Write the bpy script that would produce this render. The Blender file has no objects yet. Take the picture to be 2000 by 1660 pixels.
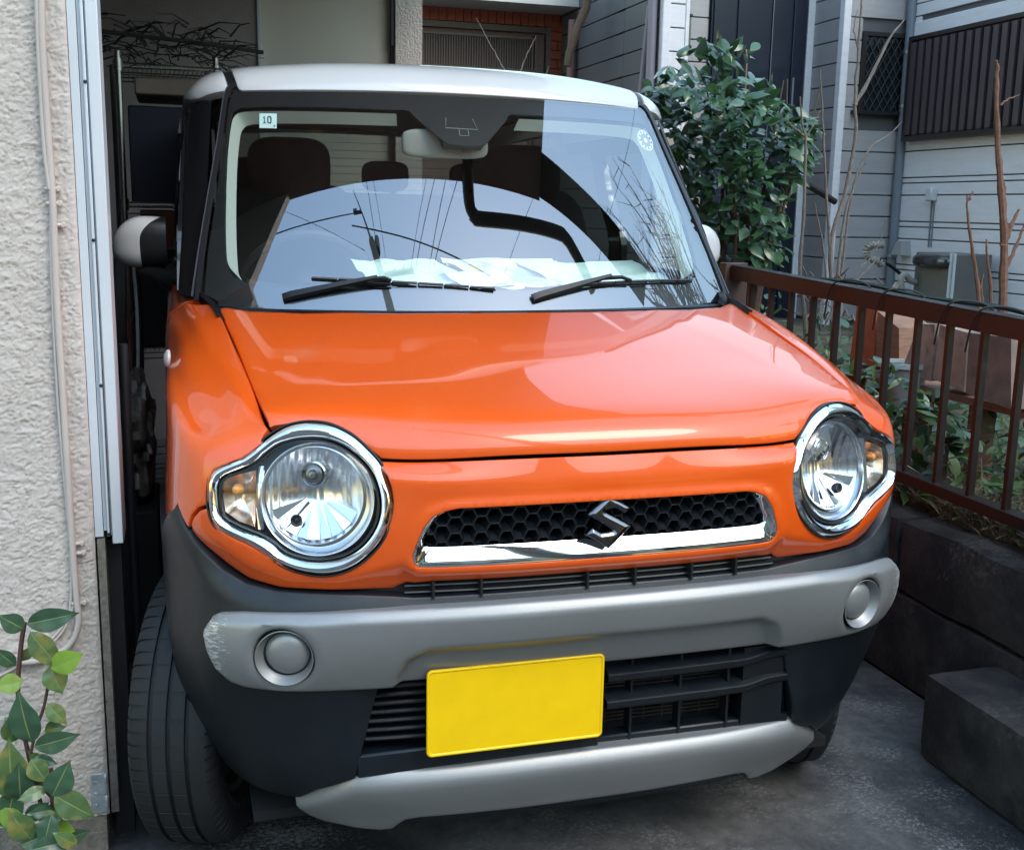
import bpy, math, random
import numpy as np
from mathutils import Vector, Matrix, noise
from mathutils.geometry import delaunay_2d_cdt
random.seed(7); rng = np.random.default_rng(7)
sc = bpy.context.scene
# ---------------------------------------------------------------- camera, sky, sun, exposure
cam = bpy.data.objects.new('camera', bpy.data.cameras.new('camera')); sc.collection.objects.link(cam)
cam.location = (-0.69935, -1.7982, 1.29167)
_r = Vector((0.95880, -0.28353, 0.01768)); _u = Vector((0.03717, 0.18692, 0.98167)); _f = Vector((0.28164, 0.94057, -0.18976))
cam.rotation_euler = Matrix((_r, _u, -_f)).transposed().to_euler()
cam.data.sensor_width = 36; cam.data.lens = 39.417; cam.data.clip_start = .05; cam.data.clip_end = 400
sc.camera = cam
SUN_EL, SUN_AZ = math.radians(48), math.radians(150)     # azimuth from +Y clockwise: a veiled sun to the right of the photographer
wd = bpy.data.worlds.new('World'); sc.world = wd; wd.use_nodes = True
nt = wd.node_tree; nt.nodes.clear()
sky = nt.nodes.new('ShaderNodeTexSky'); sky.sky_type = 'NISHITA'; sky.sun_disc = False
sky.sun_elevation = SUN_EL; sky.sun_rotation = SUN_AZ; sky.air_density = 2.5; sky.dust_density = 1.0; sky.ozone_density = 4.5
bg = nt.nodes.new('ShaderNodeBackground'); bg.inputs[1].default_value = .15
wo = nt.nodes.new('ShaderNodeOutputWorld'); nt.links.new(sky.outputs[0], bg.inputs[0]); nt.links.new(bg.outputs[0], wo.inputs[0])
sl = bpy.data.lights.new('sun', 'SUN'); sl.energy = 0.5; sl.angle = math.radians(26); sl.color = (1, .90, .78)
so = bpy.data.objects.new('sun', sl); sc.collection.objects.link(so)
_sd = Vector((math.sin(SUN_AZ)*math.cos(SUN_EL), math.cos(SUN_AZ)*math.cos(SUN_EL), math.sin(SUN_EL)))
so.rotation_euler = _sd.to_track_quat('Z', 'Y').to_euler(); so.location = _sd*20
sc.view_settings.view_transform = 'Standard'; sc.view_settings.look = 'None'; sc.view_settings.gamma = 1
sc.view_settings.exposure = 1.55
sc.cycles.max_bounces = 10; sc.cycles.transparent_max_bounces = 24; sc.cycles.glossy_bounces = 5
sc.cycles.caustics_reflective = False; sc.cycles.caustics_refractive = False; sc.cycles.sample_clamp_indirect = 6
try: sc.cycles.use_denoising = True
except Exception: pass
# ---------------------------------------------------------------- helpers
WORLD = {}
def finish(o, parent, origin, label=None, cat=None, group=None, kind=None):
    sc.collection.objects.link(o); WORLD[o.name] = Vector(origin)
    o.location = Vector(origin) - (WORLD[parent.name] if parent else Vector((0, 0, 0)))
    if parent: o.parent = parent
    for k, v in (('label', label), ('category', cat), ('group', group), ('kind', kind)):
        if v: o[k] = v
    return o
def empty(name, loc, label, cat, group=None):
    o = bpy.data.objects.new(name, None); o.empty_display_size = .1
    return finish(o, None, loc, label, cat, group)
def mesh(name, V, F, mats, parent=None, label=None, cat=None, group=None, kind=None, smooth=True, sharp=38, mi=None, origin=None):
    V = np.array(V, float).reshape(-1, 3)
    if origin is None:
        lo, hi = V.min(0), V.max(0); origin = (lo+hi)/2
        if parent is None: origin[2] = lo[2]
    me = bpy.data.meshes.new(name); me.from_pydata((V-np.array(origin)).tolist(), [], [list(map(int, f)) for f in F])
    for m in (mats if isinstance(mats, (list, tuple)) else [mats]): me.materials.append(m)
    if mi is not None: me.polygons.foreach_set('material_index', list(mi))
    if smooth:
        me.polygons.foreach_set('use_smooth', [True]*len(me.polygons))
        if sharp: me.set_sharp_from_angle(angle=math.radians(sharp))
    me.update()
    return finish(bpy.data.objects.new(name, me), parent, origin, label, cat, group, kind)
def frame(axis):
    z = Vector(axis).normalized(); x = z.orthogonal().normalized() if abs(z.z) > .99 else Vector((0, 0, 1)).cross(z).normalized()
    return x, z.cross(x), z
class MB:
    def __init__(s): s.V = []; s.F = []; s.I = []; s.m = 0
    def add(s, V, F):
        k = len(s.V); s.V += [tuple(v) for v in V]; s.F += [[i+k for i in f] for f in F]; s.I += [s.m]*len(F); return s
    def box(s, c, d, rot=None, bev=0):
        hx, hy, hz = d[0]/2, d[1]/2, d[2]/2; R = rot if rot is not None else Matrix.Identity(3); c = Vector(c)
        if bev:
            b = min(bev, hx*.9, hy*.9, hz*.9); P = []; F = []
            for sx in (-1, 1):
                for sy in (-1, 1):
                    for sz in (-1, 1):
                        P += [(sx*hx, sy*(hy-b), sz*(hz-b)), (sx*(hx-b), sy*hy, sz*(hz-b)), (sx*(hx-b), sy*(hy-b), sz*hz)]
            g = lambda sx, sy, sz, a: ((sx > 0)*4+(sy > 0)*2+(sz > 0))*3+a
            for a, (u, v) in enumerate(((1, 2), (0, 2), (0, 1))):
                for t in (-1, 1):
                    q = []
                    for (p, r) in ((-1, -1), (1, -1), (1, 1), (-1, 1)):
                        k = [0, 0, 0]; k[a] = t; k[u] = p; k[v] = r; q.append(g(*k, a))
                    flip = (t > 0) != (a != 1)
                    F.append(q[::-1] if flip else q)
            for a, b2 in ((0, 1), (0, 2), (1, 2)):
                c2 = 3-a-b2
                for p in (-1, 1):
                    for r in (-1, 1):
                        k1 = [0]*3; k1[a] = p; k1[b2] = r; k1[c2] = -1; k2 = k1[:]; k2[c2] = 1
                        F.append([g(*k1, a), g(*k1, b2), g(*k2, b2), g(*k2, a)])
            for sx in (-1, 1):
                for sy in (-1, 1):
                    for sz in (-1, 1): F.append([g(sx, sy, sz, 0), g(sx, sy, sz, 1), g(sx, sy, sz, 2)])
            # orient outwards
            G = []
            for f in F:
                p = [Vector(P[i]) for i in f]; n = (p[1]-p[0]).cross(p[2]-p[0]); m = sum(p, Vector())/len(p)
                G.append(f if n.dot(m) > 0 else f[::-1])
            return s.add([c+R@Vector(p) for p in P], G)
        P = [(x, y, z) for x in (-hx, hx) for y in (-hy, hy) for z in (-hz, hz)]
        return s.add([c+R@Vector(p) for p in P], [[0, 1, 3, 2], [4, 6, 7, 5], [0, 4, 5, 1], [2, 3, 7, 6], [0, 2, 6, 4], [1, 5, 7, 3]])
    def bb(s, lo, hi, bev=0): return s.box([(a+b)/2 for a, b in zip(lo, hi)], [b-a for a, b in zip(lo, hi)], bev=bev)
    def tube(s, pts, r, n=8, cap=True):
        pts = [Vector(p) for p in pts]; rs = r if isinstance(r, (list, tuple)) else [r]*len(pts); V = []; F = []; x = None
        for i, p in enumerate(pts):
            t = (pts[min(i+1, len(pts)-1)]-pts[max(i-1, 0)]).normalized()
            x = (t.orthogonal() if x is None else (x-t*x.dot(t))).normalized(); y = t.cross(x)
            V += [p+(x*math.cos(2*math.pi*k/n)+y*math.sin(2*math.pi*k/n))*rs[i] for k in range(n)]
        for i in range(len(pts)-1):
            for k in range(n): F.append([i*n+k, i*n+(k+1) % n, (i+1)*n+(k+1) % n, (i+1)*n+k])
        if cap: F += [list(range(n))[::-1], [(len(pts)-1)*n+k for k in range(n)]]
        return s.add(V, F)
    def lathe(s, prof, o, axis, n=32, fr=None, sx=1, sy=1):
        x, y, z = fr or frame(axis); o = Vector(o); V = []; F = []
        for r, h in prof: V += [o+x*(r*sx*math.cos(2*math.pi*k/n))+y*(r*sy*math.sin(2*math.pi*k/n))+z*h for k in range(n)]
        for i in range(len(prof)-1):
            for k in range(n): F.append([i*n+k, i*n+(k+1) % n, (i+1)*n+(k+1) % n, (i+1)*n+k])
        return s.add(V, F)
    def prism(s, poly, o, x, y, h0, h1):
        o, x, y = Vector(o), Vector(x), Vector(y); z = x.cross(y).normalized(); n = len(poly)
        V = [o+x*a+y*b+z*h for h in (h0, h1) for a, b in poly]
        return s.add(V, [list(range(n))[::-1], list(range(n, 2*n))]+[[k, (k+1) % n, (k+1) % n+n, k+n] for k in range(n)])
    def build(s, name, mats, parent=None, **k):
        return mesh(name, s.V, s.F, mats, parent, mi=(s.I if any(s.I) else None), **k)
def rnode(nt, t, **k):
    n = nt.nodes.new(t)
    for a, b in k.items(): setattr(n, a, b)
    return n
def mat(name, col, rough=.5, metal=0, coat=0, ior=None, var=0, vscale=6, bump=0, bscale=60, col2=None, c2=(.45, .6), c2scale=8, rvar=0, sss=0, spec=None, detail=6, stretch=None, coatr=.03):
    m = bpy.data.materials.new(name); m.use_nodes = True; nt = m.node_tree; b = nt.nodes['Principled BSDF']; L = nt.links.new
    b.inputs['Base Color'].default_value = (*col, 1); b.inputs['Roughness'].default_value = rough; b.inputs['Metallic'].default_value = metal
    b.inputs['Coat Weight'].default_value = coat; b.inputs['Coat Roughness'].default_value = coatr
    if ior: b.inputs['IOR'].default_value = ior
    if spec is not None: b.inputs['Specular IOR Level'].default_value = spec
    tc = rnode(nt, 'ShaderNodeTexCoord'); vec = tc.outputs['Object']
    g = rnode(nt, 'ShaderNodeNewGeometry'); vec = g.outputs['Position']
    if stretch:
        mp = rnode(nt, 'ShaderNodeMapping'); mp.inputs['Scale'].default_value = stretch; L(vec, mp.inputs[0]); vec = mp.outputs[0]
    def nz(s, d=detail):
        n = rnode(nt, 'ShaderNodeTexNoise'); n.inputs['Scale'].default_value = s; n.inputs['Detail'].default_value = d; n.inputs['Roughness'].default_value = .6; L(vec, n.inputs['Vector']); return n.outputs['Fac']
    src = None
    if col2:
        r = rnode(nt, 'ShaderNodeMapRange'); r.inputs[1].default_value = c2[0]; r.inputs[2].default_value = c2[1]; r.interpolation_type = 'SMOOTHSTEP'; L(nz(c2scale), r.inputs[0])
        mx = rnode(nt, 'ShaderNodeMix', data_type='RGBA'); mx.inputs[6].default_value = (*col, 1); mx.inputs[7].default_value = (*col2, 1); L(r.outputs[0], mx.inputs[0]); src = mx.outputs[2]
    if var:
        r = rnode(nt, 'ShaderNodeMapRange'); r.inputs[1].default_value = .3; r.inputs[2].default_value = .7; r.inputs[3].default_value = 1-var; r.inputs[4].default_value = 1+var; L(nz(vscale), r.inputs[0])
        vm = rnode(nt, 'ShaderNodeVectorMath', operation='SCALE')
        if src: L(src, vm.inputs[0])
        else: vm.inputs[0].default_value = col
        L(r.outputs[0], vm.inputs[3]); src = vm.outputs[0]
    if src: L(src, b.inputs['Base Color'])
    if rvar:
        r = rnode(nt, 'ShaderNodeMapRange'); r.inputs[1].default_value = .3; r.inputs[2].default_value = .7; r.inputs[3].default_value = rough-rvar; r.inputs[4].default_value = rough+rvar; L(nz(vscale*2.3), r.inputs[0]); L(r.outputs[0], b.inputs['Roughness'])
    if bump:
        bn = rnode(nt, 'ShaderNodeBump'); bn.inputs['Strength'].default_value = 1; bn.inputs['Distance'].default_value = bump; L(nz(bscale, 4), bn.inputs['Height']); L(bn.outputs[0], b.inputs['Normal'])
    return m
def glassmat(name, tint, ior=1.6, rough=0):
    m = bpy.data.materials.new(name); m.use_nodes = True; nt = m.node_tree; nt.nodes.clear()
    o = rnode(nt, 'ShaderNodeOutputMaterial'); t = rnode(nt, 'ShaderNodeBsdfTransparent'); t.inputs[0].default_value = (*tint, 1)
    g = rnode(nt, 'ShaderNodeBsdfGlossy'); g.inputs['Roughness'].default_value = rough; f = rnode(nt, 'ShaderNodeFresnel'); f.inputs[0].default_value = ior
    gg = rnode(nt, 'ShaderNodeNewGeometry'); mm = rnode(nt, 'ShaderNodeMath', operation='MULTIPLY_ADD'); nt.links.new(gg.outputs['Backfacing'], mm.inputs[0]); mm.inputs[1].default_value = -1; mm.inputs[2].default_value = 1
    m3 = rnode(nt, 'ShaderNodeMath', operation='MULTIPLY'); nt.links.new(f.outputs[0], m3.inputs[0]); nt.links.new(mm.outputs[0], m3.inputs[1])
    mx = rnode(nt, 'ShaderNodeMixShader'); nt.links.new(m3.outputs[0], mx.inputs[0]); nt.links.new(t.outputs[0], mx.inputs[1]); nt.links.new(g.outputs[0], mx.inputs[2]); nt.links.new(mx.outputs[0], o.inputs[0])
    return m
def tr(path, n):                      # resample an open or closed polyline in 2D
    P = np.array(path, float); d = np.r_[0, np.cumsum(np.linalg.norm(np.diff(P, axis=0), axis=1))]; t = np.linspace(0, d[-1], n)
    return np.stack([np.interp(t, d, P[:, i]) for i in range(P.shape[1])], 1)
def smoothc(P, n=120, closed=True):   # Catmull-Rom through points
    P = np.array(P, float); k = len(P); out = []
    idx = range(k) if closed else range(k-1)
    per = max(2, n//len(idx))
    for i in idx:
        g = lambda j: P[j % k] if closed else P[min(max(j, 0), k-1)]
        a, b, c, d = g(i-1), g(i), g(i+1), g(i+2)
        for t in np.arange(per)/per: out.append(.5*((2*b)+(c-a)*t+(2*a-5*b+4*c-d)*t*t+(3*b-a-3*c+d)*t**3))
    if not closed: out.append(P[-1])
    return np.array(out)
def inpoly(q, P):
    x, y = q[:, 0], q[:, 1]; r = np.zeros(len(q), bool); j = len(P)-1
    for i in range(len(P)):
        xi, yi = P[i]; xj, yj = P[j]
        if yi != yj: r ^= ((yi > y) != (yj > y)) & (x < (xj-xi)*(y-yi)/(yj-yi)+xi)
        j = i
    return r
def dpoly(q, P):
    d = np.full(len(q), 9.); n = len(P)
    for i in range(n):
        a = P[i]; ab = P[(i+1) % n]-a; l = ab@ab
        if l < 1e-14: continue
        t = np.clip(((q-a)@ab)/l, 0, 1); d = np.minimum(d, np.linalg.norm(q-a-t[:, None]*ab, axis=1))
    return d
def dense(P, h):
    P = np.array(P, float); out = []
    for i in range(len(P)):
        a, b = P[i], P[(i+1) % len(P)]; n = max(1, int(np.linalg.norm(b-a)/h))
        out += [a+(b-a)*t/n for t in range(n)]
    return np.array(out)
def sym(P):                            # right half outline, from the centre line round and back to it -> full outline
    P = [tuple(p) for p in P]; return P+[(-a, b) for a, b in P[::-1]]
def panel(name, net, outs, holes, mats, parent, h=.014, off=0, rim=.0025, depth=.010, disp=None, flip=False, mirror=False, ring=True, **k):
    """a sheet of the net's surface cut to outline(s) minus holes, with rounded edges folded back: one real shell"""
    outs = [dense(o, h*.6) for o in outs]; holes = [dense(o, h*.6) for o in holes]
    allp = outs+holes
    pts = [p for l in allp for p in l]; edges = []; c = 0
    for l in allp: edges += [(c+i, c+(i+1) % len(l)) for i in range(len(l))]; c += len(l)
    def inside(q):
        r = np.zeros(len(q), bool)
        for o in outs: r |= inpoly(q, o)
        for o in holes: r &= ~inpoly(q, o)
        return r
    def dist(q): return np.min([dpoly(q, o) for o in allp], axis=0)
    if ring and rim:
        for e in (rim*.33, rim):
            for l in allp:
                t = np.roll(l, -1, 0)-np.roll(l, 1, 0); n = np.stack([-t[:, 1], t[:, 0]], 1); n /= np.maximum(np.linalg.norm(n, axis=1, keepdims=True), 1e-9)
                for sg in (1, -1):
                    q = l+n*e*sg; q = q[inside(q)]; q = q[dist(q) > e*.8]; pts += list(q)
    lo = np.min([l.min(0) for l in outs], axis=0); hi = np.max([l.max(0) for l in outs], axis=0)
    gx, gy = np.meshgrid(np.arange(lo[0]+h*.3, hi[0], h), np.arange(lo[1]+h*.3, hi[1], h*.86)); gx = gx+(np.arange(gx.shape[0]) % 2)[:, None]*h/2
    g = np.stack([gx.ravel(), gy.ravel()], 1); g = g[inside(g)]; g = g[dist(g) > max(rim*1.3, h*.4)]; pts += list(g)
    V2, _, F2, _, _, _ = delaunay_2d_cdt([Vector((float(p[0]), float(p[1]))) for p in pts], edges, [], 0, 1e-6)
    V2 = np.array([[v.x, v.y] for v in V2]); F2 = np.array([f for f in F2 if len(f) == 3]); cen = V2[F2].mean(1); F2 = F2[inside(cen)]
    a = V2[F2]; ar = (a[:, 1, 0]-a[:, 0, 0])*(a[:, 2, 1]-a[:, 0, 1])-(a[:, 1, 1]-a[:, 0, 1])*(a[:, 2, 0]-a[:, 0, 0]); F2 = F2[np.abs(ar) > 1e-10]
    used = np.unique(F2); rm = -np.ones(len(V2), int); rm[used] = np.arange(len(used)); V2 = V2[used]; F2 = rm[F2]
    P = net.at(V2); N = net.nrm(V2)
    d = np.full(len(V2), off, float)
    if disp is not None: d = d+disp(V2)
    if rim:
        e = np.clip(dist(V2), 0, rim); d = d-(rim-np.sqrt(np.maximum(rim*rim-(rim-e)**2, 0)))
    P = P+N*d[:, None]
    # orientation: normals of the nets point outwards for (s,v) counter-clockwise
    cnt = {}
    for f in F2:
        for i in range(3):
            e = (int(f[i]), int(f[(i+1) % 3])); cnt[e] = 1
    F = [list(map(int, f)) for f in F2]; B = [e for e in cnt if (e[1], e[0]) not in cnt]
    if depth:
        bi = {}; PV = list(P); 
        for a_, b_ in B:
            for v in (a_, b_):
                if v not in bi: bi[v] = len(PV); PV.append(P[v]-N[v]*depth)
        F += [[b_, a_, bi[a_], bi[b_]] for a_, b_ in B]; P = np.array(PV)
    if flip: F = [f[::-1] for f in F]
    if mirror: P = P*[-1, 1, 1]; F = [f[::-1] for f in F]
    return mesh(name, P, F, mats, parent, **k)
def sstep(x, a, b): t = np.clip((x-a)/(b-a), 0, 1); return t*t*(3-2*t)
# ---------------------------------------------------------------- body surfaces: smooth nets through measured points
def _card(k):
    # natural cubic spline second-derivative operator for knots k: M = A @ y
    n=len(k);h=np.diff(k);A=np.zeros((n,n));B=np.zeros((n,n));A[0,0]=A[-1,-1]=1
    for i in range(1,n-1):
        A[i,i-1]=h[i-1];A[i,i]=2*(h[i-1]+h[i]);A[i,i+1]=h[i]
        B[i,i-1]=6/h[i-1];B[i,i]=-6/h[i-1]-6/h[i];B[i,i+1]=6/h[i]
    return np.linalg.solve(A,B)
class Net:
    """smooth surface through a grid of points; columns s (mirrored about the car's centre line), rows v"""
    def __init__(self,s,v,P,half=False):
        P=np.array(P,float)            # rows, cols, 3
        s=np.array(s,float);m=P[:,:0:-1].copy();m[...,0]*=-1
        self.s=s if half else np.concatenate([-s[:0:-1],s]);self.v=np.array(v,float)
        self.P=P if half else np.concatenate([m,P],1);self.As=_card(self.s);self.Av=_card(self.v)
    def _w(self,k,A,q):
        q=np.clip(q,k[0]-.05,k[-1]+.05)
        i=np.clip(np.searchsorted(k,q,side='right')-1,0,len(k)-2)
        h=k[i+1]-k[i];a=(k[i+1]-q)/h;b=1-a
        W=np.zeros((len(q),len(k)));r=np.arange(len(q))
        W[r,i]+=a;W[r,i+1]+=b
        W+=((a**3-a)*h*h/6)[:,None]*A[i]+((b**3-b)*h*h/6)[:,None]*A[i+1]
        return W
    def at(self,q):
        q=np.atleast_2d(np.array(q,float))
        return np.einsum('nv,ns,vsd->nd',self._w(self.v,self.Av,q[:,1]),self._w(self.s,self.As,q[:,0]),self.P,optimize=True)
    def nrm(self,q,e=1e-4):
        q=np.atleast_2d(np.array(q,float))
        du=self.at(q+[e,0])-self.at(q-[e,0]);dv=self.at(q+[0,e])-self.at(q-[0,e])
        n=np.cross(du,dv);return n/np.maximum(np.linalg.norm(n,axis=1,keepdims=True),1e-12)
    def near(self,p,w=(1,1,1)):
        # parameters of the surface point nearest to p (right half)
        if not hasattr(self,'G'):
            a=np.linspace(0,self.s[-1],240);b=np.linspace(self.v[0],self.v[-1],160)
            self.Q=np.stack(np.meshgrid(a,b),-1).reshape(-1,2);self.G=self.at(self.Q)
        out=[];w=np.array(w)
        for x in np.atleast_2d(np.array(p,float)):
            q=self.Q[np.argmin(((self.G-x)*w).__pow__(2).sum(1))].copy()
            for _ in range(8):
                e=1e-4;f=(self.at(q)[0]-x)*w
                J=np.stack([(self.at(q+[e,0])[0]-self.at(q-[e,0])[0])/2/e*w,(self.at(q+[0,e])[0]-self.at(q-[0,e])[0])/2/e*w],1)
                d=np.linalg.lstsq(J,-f,rcond=None)[0];q=q+np.clip(d,-.03,.03)
            out.append(q)
        return np.array(out)
def rows(*R):
    return [list(zip(x,y,(z if isinstance(z,(list,tuple)) else [z]*len(x)))) for x,y,z in R]
BS=[0,.18,.34,.465,.57,.665,.76,.865,1.0,1.2,1.45,1.70,2.6,3.5,3.78]
BV=[.20,.30,.42,.55,.65,.75,.84,.93,1.0]
T=[2.0,2.9,3.2]
BODY=Net(BS,BV,rows(
([0,.18,.34,.44,.52,.58,.62,.65,.67,.68,.69,.69,.69,.68,.66],[.03,.035,.05,.08,.13,.19,.26,.35,.45,.65,.85,1.1]+T,.20),
([0,.18,.35,.46,.55,.61,.66,.69,.71,.72,.72,.72,.72,.71,.69],[.0,.003,.012,.035,.08,.135,.20,.29,.42,.62,.85,1.1]+T,.30),
([0,.18,.35,.475,.57,.64,.69,.72,.735,.7375,.7375,.735,.735,.73,.70],[.0,.002,.008,.024,.055,.105,.17,.27,.41,.61,.85,1.1]+T,.42),
([0,.18,.35,.48,.58,.655,.705,.73,.7375,.7375,.7375,.735,.735,.73,.70],[-.020,-.018,-.008,.004,.030,.082,.155,.262,.41,.61,.85,1.1]+T,.55),
([0,.18,.345,.475,.575,.65,.70,.728,.737,.7375,.7375,.735,.735,.73,.70],[-.04,-.037,-.022,.0,.038,.088,.155,.26,.41,.61,.85,1.1]+T,.65),
([0,.18,.34,.46,.56,.64,.70,.728,.736,.7375,.7375,.735,.735,.73,.70],[-.05,-.048,-.034,-.01,.022,.062,.130,.24,.40,.6,.85,1.1]+T,.75),
([0,.18,.34,.455,.555,.637,.692,.718,.728,.731,.731,.731,.731,.725,.695],[-.055,-.052,-.035,-.005,.027,.069,.135,.24,.40,.6,.85,1.1]+T,[.82,.82,.82,.825,.835,.845,.86,.875,.89,.91,.94,.95,.96,.96,.96]),
([0,.18,.34,.45,.545,.615,.655,.680,.70,.705,.71,.72,.72,.715,.68],[-.05,-.047,-.03,.005,.042,.080,.145,.25,.395,.6,.85,1.1]+T,[.855,.855,.857,.868,.88,.893,.915,.945,.975,1.01,1.04,1.05,1.06,1.06,1.06]),
([0,.18,.36,.44,.52,.561,.57,.578,.59,.607,.628,.69,.69,.685,.66],[-.04,-.036,.0,.022,.05,.075,.14,.24,.38,.58,.76,1.05]+T,[.882,.882,.877,.887,.91,.924,.95,.98,1.012,1.052,1.08,1.10,1.11,1.11,1.11]),
))
HX=[0,.2,.4,.56,.64]
HV=[-.02,0,.03,.08,.2,.4,.6,.76]
HOOD=Net(HX,HV,rows(
(HX,[-.045,-.040,.004,.062,.10],[.880,.880,.877,.905,.92]),
(HX,[-.041,-.036,.008,.066,.105],[.902,.902,.900,.920,.93]),
(HX,[-.018,-.013,.028,.080,.115],[.931,.931,.930,.937,.94]),
(HX,[.045,.05,.075,.11,.14],[.957,.957,.957,.952,.945]),
(HX,[.19,.195,.20,.21,.22],[.992,.991,.988,.977,.965]),
(HX,[.38,.385,.395,.405,.41],[1.034,1.033,1.029,1.018,1.005]),
(HX,[.56,.565,.58,.59,.60],[1.066,1.066,1.063,1.054,1.045]),
(HX,[.70,.705,.73,.75,.76],[1.088,1.088,1.087,1.083,1.078]),
))
R=1/2.8
def wsrow(y0,z,xs,k=R): return (xs,[y0+k*x*x for x in xs],z)
WS=Net([0,.2,.4,.55,.64],[0,.15,.3,.45,.6],rows(
wsrow(.665,1.055,[0,.2,.4,.56,.645]),
wsrow(.762,1.18,[0,.2,.4,.55,.63],.355),
wsrow(.864,1.31,[0,.2,.4,.54,.612],.35),
wsrow(.969,1.44,[0,.2,.395,.53,.595],.345),
wsrow(1.080,1.575,[0,.2,.39,.52,.578],.34),
))
RV=[0,.03,.08,.16,.28,.6,1.2,1.9,2.2]
ROOF=Net([0,.2,.4,.55,.62,.68,.74],RV,rows(
([0,.2,.39,.545,.60,.635,.66],[1.068,1.08,1.115,1.165,1.195,1.235,1.28],[1.568,1.567,1.565,1.560,1.553,1.535,1.50]),
([0,.2,.39,.547,.605,.642,.668],[1.082,1.094,1.13,1.178,1.21,1.25,1.30],[1.595,1.593,1.588,1.578,1.568,1.545,1.505]),
([0,.2,.39,.55,.61,.650,.675],[1.12,1.13,1.165,1.205,1.235,1.275,1.33],[1.630,1.628,1.620,1.602,1.588,1.560,1.512]),
([0,.2,.39,.552,.613,.655,.680],[1.20,1.205,1.23,1.265,1.29,1.33,1.38],[1.654,1.652,1.643,1.624,1.606,1.572,1.52]),
([0,.2,.39,.555,.616,.657,.682],[1.34,1.34,1.36,1.38,1.40,1.43,1.46],[1.667,1.664,1.655,1.636,1.618,1.580,1.525]),
([0,.2,.39,.555,.616,.657,.682],[1.68]*7,[1.676,1.673,1.664,1.645,1.625,1.585,1.53]),
([0,.2,.39,.555,.616,.657,.682],[2.30]*7,[1.676,1.673,1.664,1.645,1.625,1.585,1.53]),
([0,.2,.39,.55,.61,.65,.675],[3.0]*7,[1.655,1.653,1.645,1.628,1.61,1.57,1.52]),
([0,.2,.38,.53,.59,.63,.655],[3.27]*7,[1.62,1.618,1.61,1.60,1.585,1.55,1.50]),
))
# ---------------------------------------------------------------- materials of the car
orange = mat('orange_paint', (.78, .098, .006), .34, coat=1, var=.03, vscale=3, coatr=.025, spec=.4)
white = mat('white_paint', (.60, .615, .635), .3, coat=.9, var=.02)
black = mat('gloss_black', (.010, .011, .013), .12, coat=.6)
clad = mat('dark_plastic', (.0045, .0075, .011), .36, var=.15, vscale=9, bump=.0004, bscale=900, rvar=.06)
trimk = mat('black_trim', (.012, .013, .015), .38, bump=.0003, bscale=700)
void = mat('inner_black', (.006, .006, .007), .9)
chrome = mat('chrome', (.80, .82, .84), .05, metal=1)
dchrome = mat('dark_chrome', (.18, .18, .19), .16, metal=1)
rubber = mat('tyre_rubber', (.0085, .0105, .012), .72, var=.25, vscale=14, bump=.0006, bscale=160)
yellow = mat('plate_yellow', (.92, .57, .003), .45, coat=.1, spec=.3, var=.04, vscale=18)
fabric = mat('seat_fabric', (.010, .010, .011), .9, var=.2, vscale=30)
lining = mat('light_trim', (.50, .56, .52), .7)
dashm = mat('dashboard_plastic', (.020, .021, .022), .6)
alloy = mat('wheel_alloy', (.30, .31, .32), .35, metal=.8)
bodyin = mat('inner_metal', (.02, .02, .022), .6)
# satin silver plastic, scuffed at the outer corners
silver = mat('satin_silver', (.27, .275, .275), .38, metal=.5, var=.05, vscale=5, bump=.00025, bscale=500)
def scuffed(base, name, x0, spread, tone, zr=None):
    m = base.copy(); m.name = name; nt = m.node_tree; b = nt.nodes['Principled BSDF']; L = nt.links.new
    g = rnode(nt, 'ShaderNodeNewGeometry'); sp = rnode(nt, 'ShaderNodeSeparateXYZ'); L(g.outputs['Position'], sp.inputs[0])
    ab = rnode(nt, 'ShaderNodeMath', operation='ABSOLUTE'); L(sp.outputs[0], ab.inputs[0])
    r = rnode(nt, 'ShaderNodeMapRange'); r.inputs[1].default_value = x0; r.inputs[2].default_value = x0+spread; L(ab.outputs[0], r.inputs[0])
    mp = rnode(nt, 'ShaderNodeMapping'); mp.inputs['Scale'].default_value = (60, 60, 330); mp.inputs['Rotation'].default_value = (0, .5, 0); L(g.outputs['Position'], mp.inputs[0])
    n = rnode(nt, 'ShaderNodeTexNoise'); n.inputs['Scale'].default_value = 1; n.inputs['Detail'].default_value = 5; n.inputs['Roughness'].default_value = .75; L(mp.outputs[0], n.inputs['Vector'])
    ad = rnode(nt, 'ShaderNodeMath', operation='MULTIPLY_ADD'); L(r.outputs[0], ad.inputs[0]); ad.inputs[1].default_value = .30; L(n.outputs['Fac'], ad.inputs[2])
    s2 = rnode(nt, 'ShaderNodeMapRange'); s2.inputs[1].default_value = .79; s2.inputs[2].default_value = .83; L(ad.outputs[0], s2.inputs[0])
    mx = rnode(nt, 'ShaderNodeMix', data_type='RGBA'); mx.inputs[7].default_value = (*tone, 1)
    src = b.inputs['Base Color'].links[0].from_socket; L(src, mx.inputs[6]); L(s2.outputs[0], mx.inputs[0]); L(mx.outputs[2], b.inputs['Base Color'])
    return m
silver_s = scuffed(silver, 'satin_silver_scuffed', .612, .05, (.62, .63, .62))
clad_s = scuffed(clad, 'dark_plastic_scuffed', .655, .03, (.12, .12, .12))
scr = glassmat('windscreen_glass', (.94, .985, .965), 3.5)
sideglass = glassmat('side_glass', (.45, .50, .48), 1.6)
lensglass = glassmat('lens_plastic', (.93, .94, .96), 1.55)
# ---------------------------------------------------------------- the car: root
car = empty('parked_car', (0, 1.65, 0), 'orange mini SUV with white roof and silver bumper bar parked nose out', 'car')
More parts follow.
